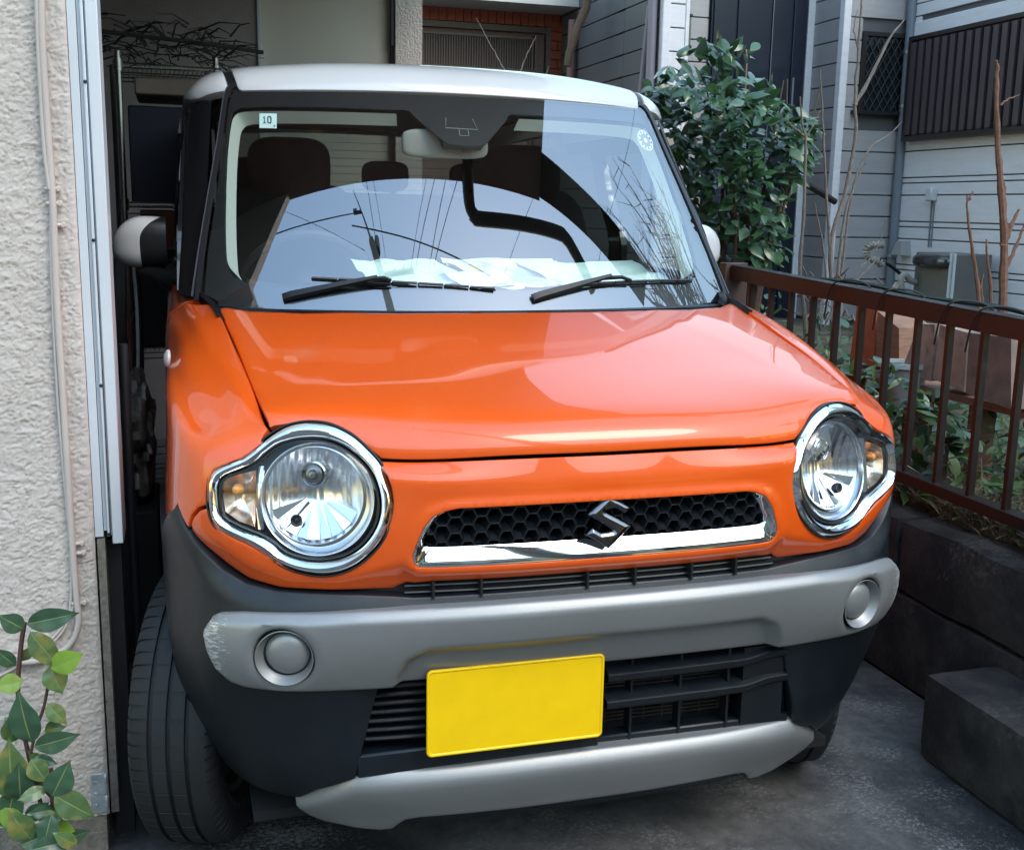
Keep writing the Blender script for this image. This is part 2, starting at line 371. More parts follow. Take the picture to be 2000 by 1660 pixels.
# lamp plane (right-hand lamp; the other is its mirror image)
LP0 = np.array([.49, .023, .813]); LA = np.array([.93897, .34399, 0]); LB = np.array([-.05566, .15193, .98682]); LN = np.array([.33946, -.9266, .1618])
def lpt(a, b, h=0): return LP0+LA*a+LB*b+LN*h
L_OUT = [(0.0802, 0.1045), (0.0548, 0.1189), (0.0313, 0.1255), (0.0096, 0.1271), (-0.014, 0.1248), (-0.0378, 0.1168), (-0.0616, 0.1039), (-0.0836, 0.0852), (-0.1037, 0.0644), (-0.118, 0.0396), (-0.1265, 0.0146), (-0.129, -0.0067), (-0.1257, -0.034), (-0.1147, -0.0617), (-0.0976, -0.0857), (-0.0726, -0.1081), (-0.0435, -0.1229), (-0.0101, -0.129), (0.0256, -0.1254), (0.0575, -0.1149), (0.0857, -0.0982), (0.1158, -0.0816), (0.1419, -0.0708), (0.1661, -0.0579), (0.1784, -0.0426), (0.1849, -0.0172), (0.1854, 0.0102), (0.1829, 0.0319), (0.1762, 0.0439), (0.1585, 0.0542), (0.1328, 0.0648), (0.1060, 0.0830)]
L_IN = [(0.0109, 0.0969), (-0.0147, 0.0947), (-0.0405, 0.0858), (-0.0664, 0.0691), (-0.0865, 0.0483), (-0.0989, 0.0234), (-0.1044, -0.0036), (-0.1022, -0.0309), (-0.091, -0.0567), (-0.0719, -0.0788), (-0.0467, -0.0934), (-0.0193, -0.1003), (0.0083, -0.1013), (0.0341, -0.0973), (0.0541, -0.0892), (0.0703, -0.0761), (0.0863, -0.0668), (0.1063, -0.0597), (0.1304, -0.0507), (0.1546, -0.0378), (0.1618, -0.0243), (0.1642, -0.0028), (0.1646, 0.0148), (0.1579, 0.0288), (0.1422, 0.0361), (0.1185, 0.0457), (0.1009, 0.056), (0.0854, 0.0702), (0.0659, 0.0845), (0.0384, 0.0941)]
def polar(P, n=144, c=(.02, 0)):       # same number of points by angle about c, so two outlines can be bridged
    P = smoothc(P, 400); a = np.arctan2(P[:, 1]-c[1], P[:, 0]-c[0]); r = np.hypot(P[:, 0]-c[0], P[:, 1]-c[1]); o = np.argsort(a); a, r = a[o], r[o]
    t = np.linspace(-math.pi, math.pi, n, endpoint=False); rr = np.interp(t, np.r_[a-2*math.pi, a, a+2*math.pi], np.r_[r, r, r])
    return np.stack([c[0]+rr*np.cos(t), c[1]+rr*np.sin(t)], 1)
lo_, li_ = polar(L_OUT), polar(L_IN)
def shrink(P, k): t = np.roll(P, -1, 0)-np.roll(P, 1, 0); n = np.stack([t[:, 1], -t[:, 0]], 1); n /= np.linalg.norm(n, axis=1, keepdims=True); return P-n*k
cut = shrink(lo_, .0015)[::3]
cutW = np.array([lpt(a, b) for a, b in cut])
LCUT = BODY.near(cutW, w=(1, .25, 1)); HCUT = HOOD.near(cutW, w=(1, .25, 1))
up = cutW[:, 2] > .845
HC = np.stack([cutW[:, 0], np.zeros(len(cutW))], 1)
# hood front corner follows the lamp
hc = [(float(a), float(b)) for a, b in ((0.561, 0.006), (0.533, 0.022), (0.491, 0.034), (0.447, 0.023), (0.407, -0.003), (0.386, -0.0165))]
# ---------------------------------------------------------------- bonnet, fascia, wings, cladding
HO = sym([(0, .605), (.25, .607), (.45, .628), (.55, .665), (.585, .695), (.606, .715), (.6135, .70), (.612, .675), (.599, .506), (.586, .309), (.574, .143), (.565, .045), (.561, .012)]+hc[1:]+[(0, -.0165)])
def hood_d(q):
    x = np.abs(q[:, 0]); w = q[:, 1]
    crease = .0035*(1-sstep(np.abs(x-.47+.10*sstep(w, .1, .6)), 0, .05))*sstep(w, .10, .25)
    lamp = .004*np.exp(-((x-.49)/.09)**2-((w-.05)/.06)**2)
    return crease*.2+lamp
hood = panel('hood', HOOD, [HO], [], orange, car, h=.016, disp=hood_d, rim=.004, depth=.014)
gOUT = [(0.335, 0.703), (0.316, 0.698), (0, 0.698)]; 
GO = sym([(0, .812), (.15, .8115), (.262, .811), (.283, .806), (.305, .794), (.322, .770), (.334, .738), (.339, .718), (.3345, .704), (.326, .6985), (.30, .697), (.15, .6965), (0, .6965)])
GI = sym([(0, .806), (.15, .8055), (.255, .805), (.275, .800), (.293, .787), (.307, .766), (.317, .745), (.319, .733), (.311, .728), (.29, .7275), (.15, .7275), (0, .7275)])
FASC = sym([(0, .991), (.18, .991), (.30, .991), (.392, .992), (.44, .993), (.56, .97), (.66, .90), (.699, .785), (.720, .778), (.737, .765), (.750, .744), (.742, .733), (.713, .715), (.668, .689), (.611, .667), (.553, .658), (.485, .6565), (.419, .654), (.362, .650), (.343, .664), (.30, .6665), (.168, .667), (0, .667)])
fl = np.array([(0, .688), (.17, .688), (.33, .690), (.352, .708), (.376, .704), (.455, .684), (.539, .684), (.617, .706), (.673, .735), (.75, .76)])
def fasc_d(q):
    s = np.abs(q[:, 0]); v = q[:, 1]; f = np.interp(s, fl[:, 0], fl[:, 1]); t = np.maximum(f-v, 0)
    tuck = -.42*np.where(t < .006, t*t/.012, t-.003)
    dg = np.where(inpoly(q, np.array(GO)), 0, dpoly(q, np.array(GO)))
    lip = .005*(1-sstep(dg, .002, .03))
    lip2 = .004*sstep(v, .95, .985)*0
    dl = dpoly(np.stack([s, v], 1), LCUT); rim_ = .004*(1-sstep(dl, .0, .02))
    return tuck+lip+rim_*0
LM = LCUT*[-1, 1]
panel('front_fascia', BODY, [FASC], [GO, LCUT, LM[::-1]], orange, car, h=.010, disp=fasc_d, rim=.0025, depth=.012)
# wheel arch geometry, right side of the drawing (mirrored for the other)
WC = (.50, .300)
def arc(r, a0, a1, n, dz=0):
    t = np.radians(np.linspace(a0, a1, n)); P = np.stack([np.full(n, .73), WC[0]-r*np.cos(t), WC[1]+dz+r*np.sin(t)], 1)
    return BODY.near(P, w=(.05, 1, 1))
arc_out = arc(.425, 92, 176, 14); arc_out2 = arc(.425, 62, 92, 6)[:-1]
a_up = arc(.425, 66, 188, 26)          # from front-top over the wheel to the sill
a_in = arc(.362, 200, 42, 34)          # arch opening, back to the front
WING = [(.661, .993), (.67, .998), (.76, .9975), (.865, .9975), (1.0, .9975), (1.2, .9975), (1.42, .995), (1.47, .965), (1.49, .86), (1.49, .70), (1.488, .60)]+[tuple(p) for p in a_up[::-1] if p[0] < 1.485 and p[1] > .3][0:]+[(.80, .772), (.783, .763), (.754, .748), (.7425, .768), (.724, .7815), (.703, .789), (.64, .86), (.60, .93)]
def wing_d(q):
    s, v = q[:, 0], q[:, 1]; vr = np.interp(s, [.72, .84, .96, 1.15, 1.40, 1.67], [.985, .984, .981, .972, .962, .966]); fade = sstep(s, .70, .82)
    return fade*(.0075*np.exp(-((v-vr)/.011)**2)-.012*np.exp(-((v-vr+.062)/.030)**2)*(1-sstep(s, 1.15, 1.45)))
for mir in (False, True):
    panel('fender', BODY, [WING], [LCUT], orange, car, h=.0075, mirror=mir, rim=.0025, depth=.012, disp=wing_d)
tope = np.array([(0, .644), (.33, .642), (.362, .646), (.419, .6505), (.485, .653), (.553, .6545), (.611, .6635), (.668, .6855), (.713, .7115), (.742, .7295), (.783, .7605), (.80, .770)])
CL = [tuple(p) for p in tope]+[tuple(p) for p in a_up if p[1] > .3 and p[0] > .82]+[(1.49, .27), (1.46, .24)]+[tuple(p) for p in a_in if p[1] > .31]
CL += [(.905, .60), (.878, .55), (.845, .49), (.832, .43), (.824, .37), (.808, .32), (.785, .285), (.745, .266), (.70, .258), (.615, .254), (.542, .258), (.50, .285), (.43, .310), (.24, .309), (0, .309)]
INT = sym([(0, .486), (.375, .486), (.379, .478), (.40, .396), (.424, .322), (.43, .306), (0, .300)])
def clad_d(q):
    s = np.abs(q[:, 0]); v = q[:, 1]; t = np.interp(s, tope[:, 0], tope[:, 1])
    k = .016*sstep(t-v, 0, .028)*(1-sstep(s, .64, .80))*(1-sstep(t-v, .030, .055)*(1-sstep(s, .36, .44)))
    return k+.010*sstep(s, .72, .85)*sstep(t-v, 0, .012)
panel('bumper_cladding', BODY, [sym(CL)], [INT], clad, car, h=.015, disp=clad_d, rim=.003, depth=.02)
# ---------------------------------------------------------------- silver bumper bar with blank lamp covers
FOG = (.531, .551)
BAR = sym([(0, .634), (.166, .634), (.417, .631), (.60, .619), (.640, .613), (.654, .606), (.662, .593), (.665, .575), (.660, .55), (.648, .522), (.625, .500), (.60, .493), (.55, .490), (.499, .487), (.38, .483), (.246, .484), (0, .486)])
STEP = np.array([(-.36, .46), (.36, .46), (.355, .507), (.340, .543), (.305, .563), (0, .567), (-.305, .563), (-.340, .543), (-.355, .507)])
def bar_d(q):
    s = np.abs(q[:, 0]); v = q[:, 1]
    qq = np.stack([q[:, 0], v], 1); ins = inpoly(qq, STEP); d = dpoly(qq, STEP); sd = np.where(ins, d, -d)
    t = np.interp(s, [0, .417, .64, .67], [.634, .631, .613, .59])-v
    crown = .016*(1-((v-.585)/.10)**2)
    ledge = -.010*(1-sstep(t, 0, .016))
    fr = np.hypot(s-FOG[0], v-FOG[1])
    return crown+ledge-.018*sstep(sd, -.004, .018)-.003*(1-sstep(fr, .048, .062))
circ = lambda c, r, n=48: [(c[0]+r*math.cos(2*math.pi*k/n), c[1]+r*math.sin(2*math.pi*k/n)) for k in range(n)]
bar = panel('bumper_bar', BODY, [BAR], [circ(FOG, .0475), circ((-FOG[0], FOG[1]), .0475)], silver_s, car, h=.007, off=.022, disp=bar_d, rim=.005, depth=.014)
for sg in (1, -1):
    q = np.array([[FOG[0], FOG[1]]]); p = BODY.at(q)[0]; n = BODY.nrm(q)[0]; p = p+n*.026
    p[0] *= sg; n[0] *= sg; X, Y, Z = frame(n)
    b = MB(); pr = [(.0485, .0), (.0475, -.001), (.0465, -.004)]
    # a tilted dish: deep at the bottom, shallow at the top, with a round boss in it
    V = []; F = []; N = 56; rr = [(.0490, 0), (.0480, .0005), (.0465, -.0015), (.0440, -.007), (.0410, -.0135), (.0385, -.0165), (.0375, -.0155), (.0355, -.0105), (.031, -.0065), (.023, -.0030), (.012, -.0010), (.0001, -.0003)]
    for j, (r, h) in enumerate(rr):
        cx, cy = (0, 0) if j < 3 else (sg*-.0035*min(1, (j-2)/3), .004*min(1, (j-2)/3))
        for k in range(N):
            a = 2*math.pi*k/N; V.append(Vector(p)+X*(cx+r*math.cos(a))+Y*(cy+r*math.sin(a))+Z*(h+.002))
    for j in range(len(rr)-1):
        for k in range(N): F.append([j*N+k, j*N+(k+1) % N, (j+1)*N+(k+1) % N, (j+1)*N+k])
    mesh('lamp_blank', V, F, silver, bar, sharp=60)
# ---------------------------------------------------------------- silver skid lip
SK = sym([(0, .315), (.24, .313), (.40, .314), (.430, .314), (.46, .305), (.50, .288), (.54, .262), (.560, .250), (.553, .238), (.53, .214), (.505, .200), (.439, .188), (.387, .184), (.362, .187), (.349, .200), (.335, .210), (.307, .214), (.14, .211), (0, .212)])
def sk_d(q):
    s = np.abs(q[:, 0]); v = q[:, 1]; t = np.interp(s, [0, .43, .56], [.315, .314, .252])
    return -.016*(1-sstep(t-v, 0, .022))-.004*sstep(t-v, .03, .10)
panel('skid_lip', BODY, [SK], [], silver, car, h=.010, off=.022, disp=sk_d, rim=.005, depth=.022)
LOWER = sym([(0, .23), (.34, .23), (.36, .21), (.45, .205), (.45, .2), (.34, .165), (0, .165)])
panel('lower_valance', BODY, [LOWER], [], clad, car, h=.03, off=-.012, rim=0, depth=.25)
# dark structure behind the gaps
BK = sym([(0, .99), (.40, .985), (.56, .985), (.66, .985), (1.0, .985), (1.45, .985), (1.5, .985), (1.5, .70)]+[tuple(p) for p in arc(.40, 120, 20, 12) if p[0] < 1.5]+[(.85, .45), (.80, .3), (.60, .27), (.45, .28), (0, .26)])
cutL = LCUT.copy()
panel('inner_structure', BODY, [BK], [INT, sym([(0, .81), (.29, .81), (.32, .73), (0, .72)]), LCUT, LM[::-1]], void, car, h=.03, off=-.022, rim=0, depth=0)
b = MB()
b.bb((-.60, .62, .1), (.60, .66, 1.04));  b.bb((-.6, .15, .17), (.6, 3.2, .19)); b.build('firewall', void, car, smooth=False)
# wheel wells
for sg in (1, -1):
    b = MB(); pr = []
    for x0 in (.48, .72):
        pass
    V = []; F = []; n = 24
    for x in (.46, .712):
        for k in range(n+1):
            t = math.radians(38+150*k/n); V.append((sg*x, WC[0]-.375*math.cos(t), WC[1]+.375*math.sin(t)))
    for k in range(n): F.append([k, k+1, n+2+k, n+1+k])
    F.append(list(range(n+1)))
    mesh('wheel_well', V, F, void, car)
# ---------------------------------------------------------------- radiator grille
def gr_d(q):
    do, di = dpoly(q, np.array(GO)), dpoly(q, np.array(GI)); t = do/(do+di+1e-9)
    return .0035-.017*t**1.2
panel('grille_surround', BODY, [GO], [GI], chrome, car, h=.008, disp=gr_d, rim=.0012, depth=.006)
b = MB(); gi = np.array(GI); pxp, pyp = .0222, .0322
for i in range(-17, 18):
    for j in range(-3, 4):
        x = i*pxp; z = .769+(j+(.5 if i % 2 else 0))*pyp
        if abs(x) < .012 and abs(z-.76) < .02: continue
        if not inpoly(np.array([[x, z]]), shrink(gi, 0))[0] and dpoly(np.array([[x, z]]), gi)[0] > .013: continue
        hexa = lambda kx, kz, dz: [(x+kx*math.cos(math.radians(60*k)), z+dz+kz*math.sin(math.radians(60*k))) for k in range(6)]
        R0, R1, R2 = hexa(.01480, .01859, 0), hexa(.0133, .0165, 0), hexa(.0088, .0105, .0038)
        V = []
        for ring, h in ((R0, -.0135), (R1, -.0130), (R2, -.0300), (R2, -.042)):
            qq = np.array(ring); V += [tuple(p) for p in BODY.at(qq)+BODY.nrm(qq)*h]
        F = []
        for r in range(3):
            for k in range(6): F.append([r*6+k, r*6+(k+1) % 6, (r+1)*6+(k+1) % 6, (r+1)*6+k])
        b.add(V, F)
grille = b.build('grille_mesh', clad, car, sharp=20)
panel('grille_backing', BODY, [sym([(0, .83), (.32, .83), (.34, .71), (0, .71)])], [], void, car, h=.03, off=-.046, rim=0, depth=0)
# emblem
E = [(0, 1), (.5, .72), (.98, .45), (.68, .24), (.30, .44), (-.13, .36), (.42, .09), (.98, -.20), (.5, -.62), (0, -1), (-.5, -.70), (-1, -.42), (-.70, -.18), (-.32, -.38), (.16, -.34), (-.4, .0), (-.96, .28), (-.5, .62)]
E = [(a*.0435, bb*.0480) for a, bb in E]; ee = dense(E, .004)
pts = [Vector(p) for p in ee]; ed = [(i, (i+1) % len(pts)) for i in range(len(pts))]
g = np.stack(np.meshgrid(np.arange(-.044, .045, .002), np.arange(-.05, .051, .002)), -1).reshape(-1, 2); g = g[inpoly(g, ee)]; g = g[dpoly(g, ee) > .0012]
V2, _, F2, _, _, _ = delaunay_2d_cdt(pts+[Vector((float(p[0]), float(p[1]))) for p in g], ed, [], 1, 1e-6)
q = np.array([[v.x, v.y] for v in V2]); d = dpoly(q, ee); hh = .003+.0075*np.sqrt(np.clip(d/.0085, 0, 1))
ep = BODY.at([(0, .765)])[0]; en = Vector((0, -.995, .10)).normalized(); ex = Vector((1, 0, 0)); ey = en.cross(ex)
V = [Vector(ep)+ex*float(a)+ey*float(c2)+en*float(h) for (a, c2), h in zip(q, hh)]; k = len(V)
V += [v-en*.02 for v in V]; F = [list(f) for f in F2]; bd = set()
for f in F2:
    for i in range(3): bd.add((f[i], f[(i+1) % 3]))
F += [[b_, a_, a_+k, b_+k] for a_, b_ in bd if (b_, a_) not in bd]
mesh('emblem', V, F, dchrome, car, sharp=50)
# ---------------------------------------------------------------- slot above the bar, lower intake
b = MB()
for v_, o in ((.6555, -.018), (.6475, -.010)):
    L_ = [tuple(BODY.at([(s, v_)])[0]+BODY.nrm([(s, v_)])[0]*o) for s in np.linspace(-.345, .345, 24)]; b.tube(L_, .0022, 5)
for s in (-.30, -.22, -.03, .06, .17, .26):
    p = BODY.at([(s, .655)])[0]; b.box(p+np.array([0, .012, 0]), (.004, .03, .030))
b.build('slot_grille', trimk, car)
b = MB(); b.bb((-.04, -.002, .640), (.035, .03, .662)); b.bb((-.17, .005, .640), (-.11, .03, .655)); b.build('slot_blank', clad, car, smooth=False)
def sweep(b, s0, s1, v, prof, n=30, dv=None, k=1):
    # prof: closed list of (out, up) offsets swept along the front at height v
    P = []; m = len(prof)
    for s in np.linspace(s0, s1, n):
        vv = v+(dv(s) if dv else 0); p = BODY.at([(s, vv)])[0]; nn = BODY.nrm([(s, vv)])[0]; nn[2] = 0; nn /= np.linalg.norm(nn)
        P += [tuple(p+nn*o+np.array([0, 0, u])) for o, u in prof]
    F = []
    for i in range(n-1):
        for j in range(m): F.append([i*m+j, (i+1)*m+j, (i+1)*m+(j+1) % m, i*m+(j+1) % m])
    F += [list(range(m)), [(n-1)*m+j for j in range(m)][::-1]]
    b.add(P, F)
for v_, w_ in ((.452, .0), (.398, .0)):
    b = MB(); up_ = lambda s: .010*sstep(np.array(abs(s)), .30, .36)
    sweep(b, .03, .405 if v_ > .42 else .412, v_, [(.002, -.010), (.007, -.005), (.007, .005), (.003, .008), (-.030, .016), (-.034, .006), (-.006, -.014)], dv=lambda s: float(up_(s)))
    b.build('intake_slat', clad, car, sharp=30)
for k in range(7):
    v_ = .474-k*.0165; b = MB()
    sweep(b, -.405, -.285, v_, [(-.002, -.0035), (.0, .0), (-.004, .003), (-.03, .004), (-.03, -.002)], n=10)
    b.build('louvre_slat', clad, car, sharp=30)
for s in (.085, .185, .285):
    b = MB(); b.bb((s-.0025, .012, .315), (s+.0025, .04, .480), .001); b.build('intake_rib', clad, car, smooth=False)
b = MB(); b.bb((.315, .012, .318), (.402, .05, .475)); b.build('intake_end_block', clad, car, smooth=False)
b = MB(); b.bb((-.43, .005, .308), (.02, .055, .352), .004); b.bb((.02, .015, .308), (.42, .05, .327), .003); b.build('intake_sill', clad, car)
b = MB(); b.bb((-.28, .004, .35), (-.02, .03, .49)); b.build('plate_carrier', clad, car)
b = MB()
for k in range(22): b.bb((.0, .078, .325+k*.0075), (.33, .081, .3275+k*.0075))
for k in range(8): b.bb((.02+k*.04, .080, .32), (.022+k*.04, .084, .49))
b.build('radiator_core', mat('radiator_metal', (.09, .07, .06), .5, metal=.4), car, smooth=False)
b = MB(); b.bb((-.45, .095, .28), (.45, .10, .52)); b.build('radiator_shroud', void, car, smooth=False)
b = MB(); b.bb((-.42, .055, .33), (.0, .06, .49)); b.build('louvre_backing', void, car, smooth=False)
# number plate: pressed sheet with a raised rim
pw, ph = .327, .161; P4 = []
def rr_(w, h, r, n=6):
    o = []
    for cx, cy, a0 in ((w/2-r, h/2-r, 0), (-w/2+r, h/2-r, 90), (-w/2+r, -h/2+r, 180), (w/2-r, -h/2+r, 270)):
        o += [(cx+r*math.cos(math.radians(a0+90*k/n)), cy+r*math.sin(math.radians(a0+90*k/n))) for k in range(n+1)]
    return o
b = MB(); V = []; rings = [(pw, ph, .010, -.003), (pw, ph, .010, .0), (pw-.001, ph-.001, .0098, .0012), (pw-.0035, ph-.0035, .009, .002), (pw-.0075, ph-.0075, .007, .002), (pw-.0115, ph-.0115, .006, .0002)]
for w_, h_, r_, d_ in rings: V += [(-.149+x, -.0225-d_, .4275+z) for x, z in rr_(w_, h_, r_)]
n = 28; F = [[j*n+k, j*n+(k+1) % n, (j+1)*n+(k+1) % n, (j+1)*n+k] for j in range(len(rings)-1) for k in range(n)]+[[(len(rings)-1)*n+k for k in range(n)]]
plate = mesh('licence_plate', V, F, yellow, car, sharp=12)
# ---------------------------------------------------------------- headlights
def facet(m, sc_, st, dist=.0015):
    nt = m.node_tree; g = rnode(nt, 'ShaderNodeNewGeometry'); mp = rnode(nt, 'ShaderNodeMapping'); mp.inputs['Scale'].default_value = st; nt.links.new(g.outputs['Position'], mp.inputs[0])
    w = rnode(nt, 'ShaderNodeTexWave'); w.inputs['Scale'].default_value = sc_; w.inputs['Distortion'].default_value = 1.2; w.inputs['Detail'].default_value = 2; nt.links.new(mp.outputs[0], w.inputs['Vector'])
    bn = rnode(nt, 'ShaderNodeBump'); bn.inputs['Distance'].default_value = dist; nt.links.new(w.outputs['Fac'], bn.inputs['Height']); nt.links.new(bn.outputs[0], nt.nodes['Principled BSDF'].inputs['Normal']); return m
refl = mat('reflector', (.90, .92, .94), .12, metal=1)
refl2 = facet(mat('fluted_reflector', (.86, .88, .90), .20, metal=1), 22, (1, .35, .25), .0006)
greyp = mat('lamp_housing', (.40, .42, .44), .3, metal=.7)
amber = mat('amber_bulb', (.95, .34, .05), .2, coat=1)
glassb = mat('bulb_cap', (.25, .26, .27), .25, metal=.7)
def bridge(b, rings, close=False):
    V = [p for r in rings for p in r]; n = len(rings[0])
    F = [[j*n+k, j*n+(k+1) % n, (j+1)*n+(k+1) % n, (j+1)*n+k] for j in range(len(rings)-1) for k in range(n)]
    if close: F.append([(len(rings)-1)*n+k for k in range(n)])
    b.add(V, F)
MAIN = np.array([(.0005+.0985*math.cos(t), -.002+.0970*math.sin(t)) for t in np.linspace(0, 2*math.pi, 72, endpoint=False)])
for sg in (1, -1):
    def W(a, b_, h): p = lpt(a, b_, h); return (p[0]*sg, p[1], p[2])
    lamp = None
    b = MB(); mid = lambda t: lo_*(1-t)+li_*t
    rings = [[W(a, c_, h) for a, c_ in P] for P, h in ((shrink(lo_, -.001), -.020), (shrink(lo_, -.0005), -.002), (shrink(lo_, .001), .001), (shrink(lo_, .0045), .0035), (mid(.28), .0095), (mid(.5), .0115), (mid(.72), .0075), (mid(.86), .001), (mid(.94), -.001), (mid(1.0), -.001), (li_, -.012))]
    bridge(b, rings); bez = b.build('headlight', chrome, car, sharp=50)
    if sg == -1: bez.data.flip_normals()
    b = MB(); bridge(b, [[W(a, c_, h) for a, c_ in P] for P, h in ((shrink(lo_, -.0024), -.012), (shrink(lo_, -.0024), .0005), (shrink(lo_, -.0012), .002), (shrink(lo_, .0005), .002))])
    o = b.build('seal', trimk, bez)
    if sg == -1: o.data.flip_normals()
    b = MB(); bridge(b, [[W(a, c_, h) for a, c_ in P] for P, h in ((mid(.97), .0005), (shrink(li_, -.0002), .0022), (shrink(li_, .003), .0022), (shrink(li_, .004), -.006))])
    o = b.build('lens_gasket', trimk, bez)
    if sg == -1: o.data.flip_normals()
    # clear dome
    b = MB(); R = []
    for t in (0, .06, .14, .25, .4, .55, .7, .85, .97):
        P = li_*(1-t)+np.array([.02, 0])*t; R.append([W(a, c_, .002+.017*math.sqrt(1-(1-t)**2)) for a, c_ in P])
    bridge(b, R, True); o = b.build('lens', lensglass, bez, sharp=0)
    if sg == -1: o.data.flip_normals()
    # housing behind the lens
    b = MB(); bridge(b, [[W(a, c_, h) for a, c_ in P] for P, h in ((shrink(li_, .001), -.001), (shrink(li_, .003), -.060), (shrink(li_, .02), -.090))], True); o = b.build('housing', greyp, bez, sharp=0)
    if sg == -1: o.data.flip_normals()
    # main bowl: silver ring, outer dish, reflector
    b = MB(); k = lambda f, h, dx=0: [W(.0005+dx+(a-.0005)*f, -.002+dx*.6+(c_+.002)*f, h) for a, c_ in MAIN]
    bridge(b, [k(.995, -.008), k(.985, -.0035), k(.968, -.0025), k(.955, -.006), k(.945, -.012)]); o = b.build('silver_ring', refl, bez, sharp=0)
    if sg == -1: o.data.flip_normals()
    b = MB(); bridge(b, [k(.95, -.009), k(.93, -.013, .001), k(.89, -.017, .004), k(.86, -.019, .0065), k(.845, -.016, .0075), k(.835, -.017, .008)]); o = b.build('dish', facet(mat('dish_metal', (.62, .64, .66), .2, metal=1), 14, (.3, .3, 1.2), .002) if sg == 1 else bpy.data.materials['dish_metal'], bez, sharp=0)
    if sg == -1: o.data.flip_normals()
    b = MB(); bridge(b, [k(f*.84, -.017-.046*(1-f*f), .008) for f in (1, .92, .84, .74, .62, .5, .38, .25, .15)], True); o = b.build('reflector', refl2, bez, sharp=0)
    if sg == -1: o.data.flip_normals()
    # faceted lower half: facets fanning out below the bulb
    for i in range(9):
        a0, a1 = math.radians(200+i*15.6), math.radians(200+(i+1)*15.6-1.2); P = lambda a, f, h: W(.0085+.0985*f*math.cos(a), .003+.097*f*math.sin(a), h); b = MB()
        b.add([P(a0, .22, -.047), P(a1, .22, -.047+.002*(i % 2)), P(a1, .78, -.019-.004*(i % 2)), P(a0, .78, -.022+.003*(i % 2))], [[0, 1, 2, 3]] if sg == 1 else [[3, 2, 1, 0]])
        b.build('reflector_facet', refl, bez, smooth=False)
    ax = Vector((LN[0]*sg, LN[1], LN[2])); b = MB()
    b.lathe([(.001, .014), (.006, .0135), (.008, .009), (.0085, .003), (.013, .002), (.0140, .004), (.0155, .003), (.0165, -.003), (.014, -.02)], W(.017, .036, -.044), ax, 24); b.build('bulb_shield', glassb, bez)
    b = MB(); b.lathe([(.0175, .000), (.0200, .004), (.0225, .003), (.024, -.004)], W(.017, .036, -.044), ax, 28); b.build('bulb_ring', refl, bez)
    b = MB(); b.lathe([(.009, -.004), (.0105, .002), (.0095, .005), (.006, .004), (.0045, .001), (.0001, .002)], W(.040, -.041, -.028), ax, 20); b.build('position_lamp', trimk, bez)
    # divider and turn signal chamber
    b = MB(); DV = [(.100, .050), (.103, .02), (.1035, -.02), (.099, -.056)]
    for i in range(3):
        (a0, c0_), (a1, c1_) = DV[i], DV[i+1]
        b.add([W(a0, c0_, -.004), W(a1, c1_, -.004), W(a1-.008, c1_, -.012), W(a0-.008, c0_, -.012), W(a0+.003, c0_, -.03), W(a1+.003, c1_, -.03)], [[0, 1, 2, 3], [1, 0, 4, 5]])
    b.build('divider', refl, bez)
    TS = [(.158, .0235), (.148, .0315), (.105, .043), (.105, -.052), (.132, -.0435), (.156, -.028), (.1605, -.002)]
    tc_ = np.mean(TS, 0); b = MB(); ts = dense(TS, .006)
    bridge(b, [[W(*(tc_+(np.array(p)-tc_)*f), h) for p in ts] for f, h in ((1.0, -.006), (.92, -.012), (.7, -.024), (.4, -.032), (.1, -.034))], True); b.build('turn_signal', facet(mat('turn_reflector', (.88, .74, .62), .22, metal=1), 30, (.2, .2, 1.4), .001) if sg == 1 else bpy.data.materials['turn_reflector'], bez, sharp=0)
    b = MB(); b.lathe([(.0001, .020), (.006, .018), (.0095, .012), (.0105, .004), (.008, -.006)], W(.141, .0085, -.030), ax, 18); b.build('amber_bulb', amber, bez)
# ---------------------------------------------------------------- windscreen and its black border
WO = sym([(0, .003), (.3, .003), (.52, .006), (.62, .012), (.641, .035), (.640, .15), (.628, .32), (.615, .45), (.606, .55), (.597, .580), (.58, .592), (.5, .594), (0, .594)])
ws = panel('windshield', WS, [WO], [], scr, car, h=.02, off=.004, rim=0, depth=0)
CLR = [(0, .062), (.30, .063), (.48, .066), (.545, .074), (.575, .090), (.590, .118), (.596, .15), (.605, .27), (.607, .41), (.600, .50), (.590, .530), (.565, .543), (.50, .547), (.384, .549), (.140, .549), (.128, .545), (.118, .530)]
CLR2 = [(.060, .468), (.045, .456), (0, .452)]
FR = sym([(0, .004), (.3, .004), (.52, .007), (.62, .013), (.640, .036), (.639, .15), (.627, .32), (.614, .45), (.605, .55), (.596, .579), (.579, .591), (.5, .593), (0, .593)])
panel('screen_border', WS, [FR], [sym(CLR+CLR2)], trimk, ws, h=.02, off=-.002, rim=0, depth=.004)
def ribbon(name, net, path, w, off, m, parent, th=.006):
    P = smoothc(path, 60, closed=False); b = MB(); t = np.gradient(P, axis=0); n = np.stack([-t[:, 1], t[:, 0]], 1); n /= np.linalg.norm(n, axis=1, keepdims=True)
    V = []
    for k_, (o1, h1) in enumerate(((-w/2, 0), (-w/2*.8, th), (w/2*.8, th), (w/2, 0))):
        q = P+n*o1; V.append(net.at(q)+net.nrm(q)*(off+h1))
    for sg in (1, -1):
        b = MB(); VV = [tuple(p*[sg, 1, 1]) for p in np.concatenate(V)]; m_ = len(P)
        F = [[j*m_+i, j*m_+i+1, (j+1)*m_+i+1, (j+1)*m_+i] for j in range(3) for i in range(m_-1)]
        if sg == 1: F = [f[::-1] for f in F]
        b.add(VV, F); b.build(name, m, parent, sharp=30)
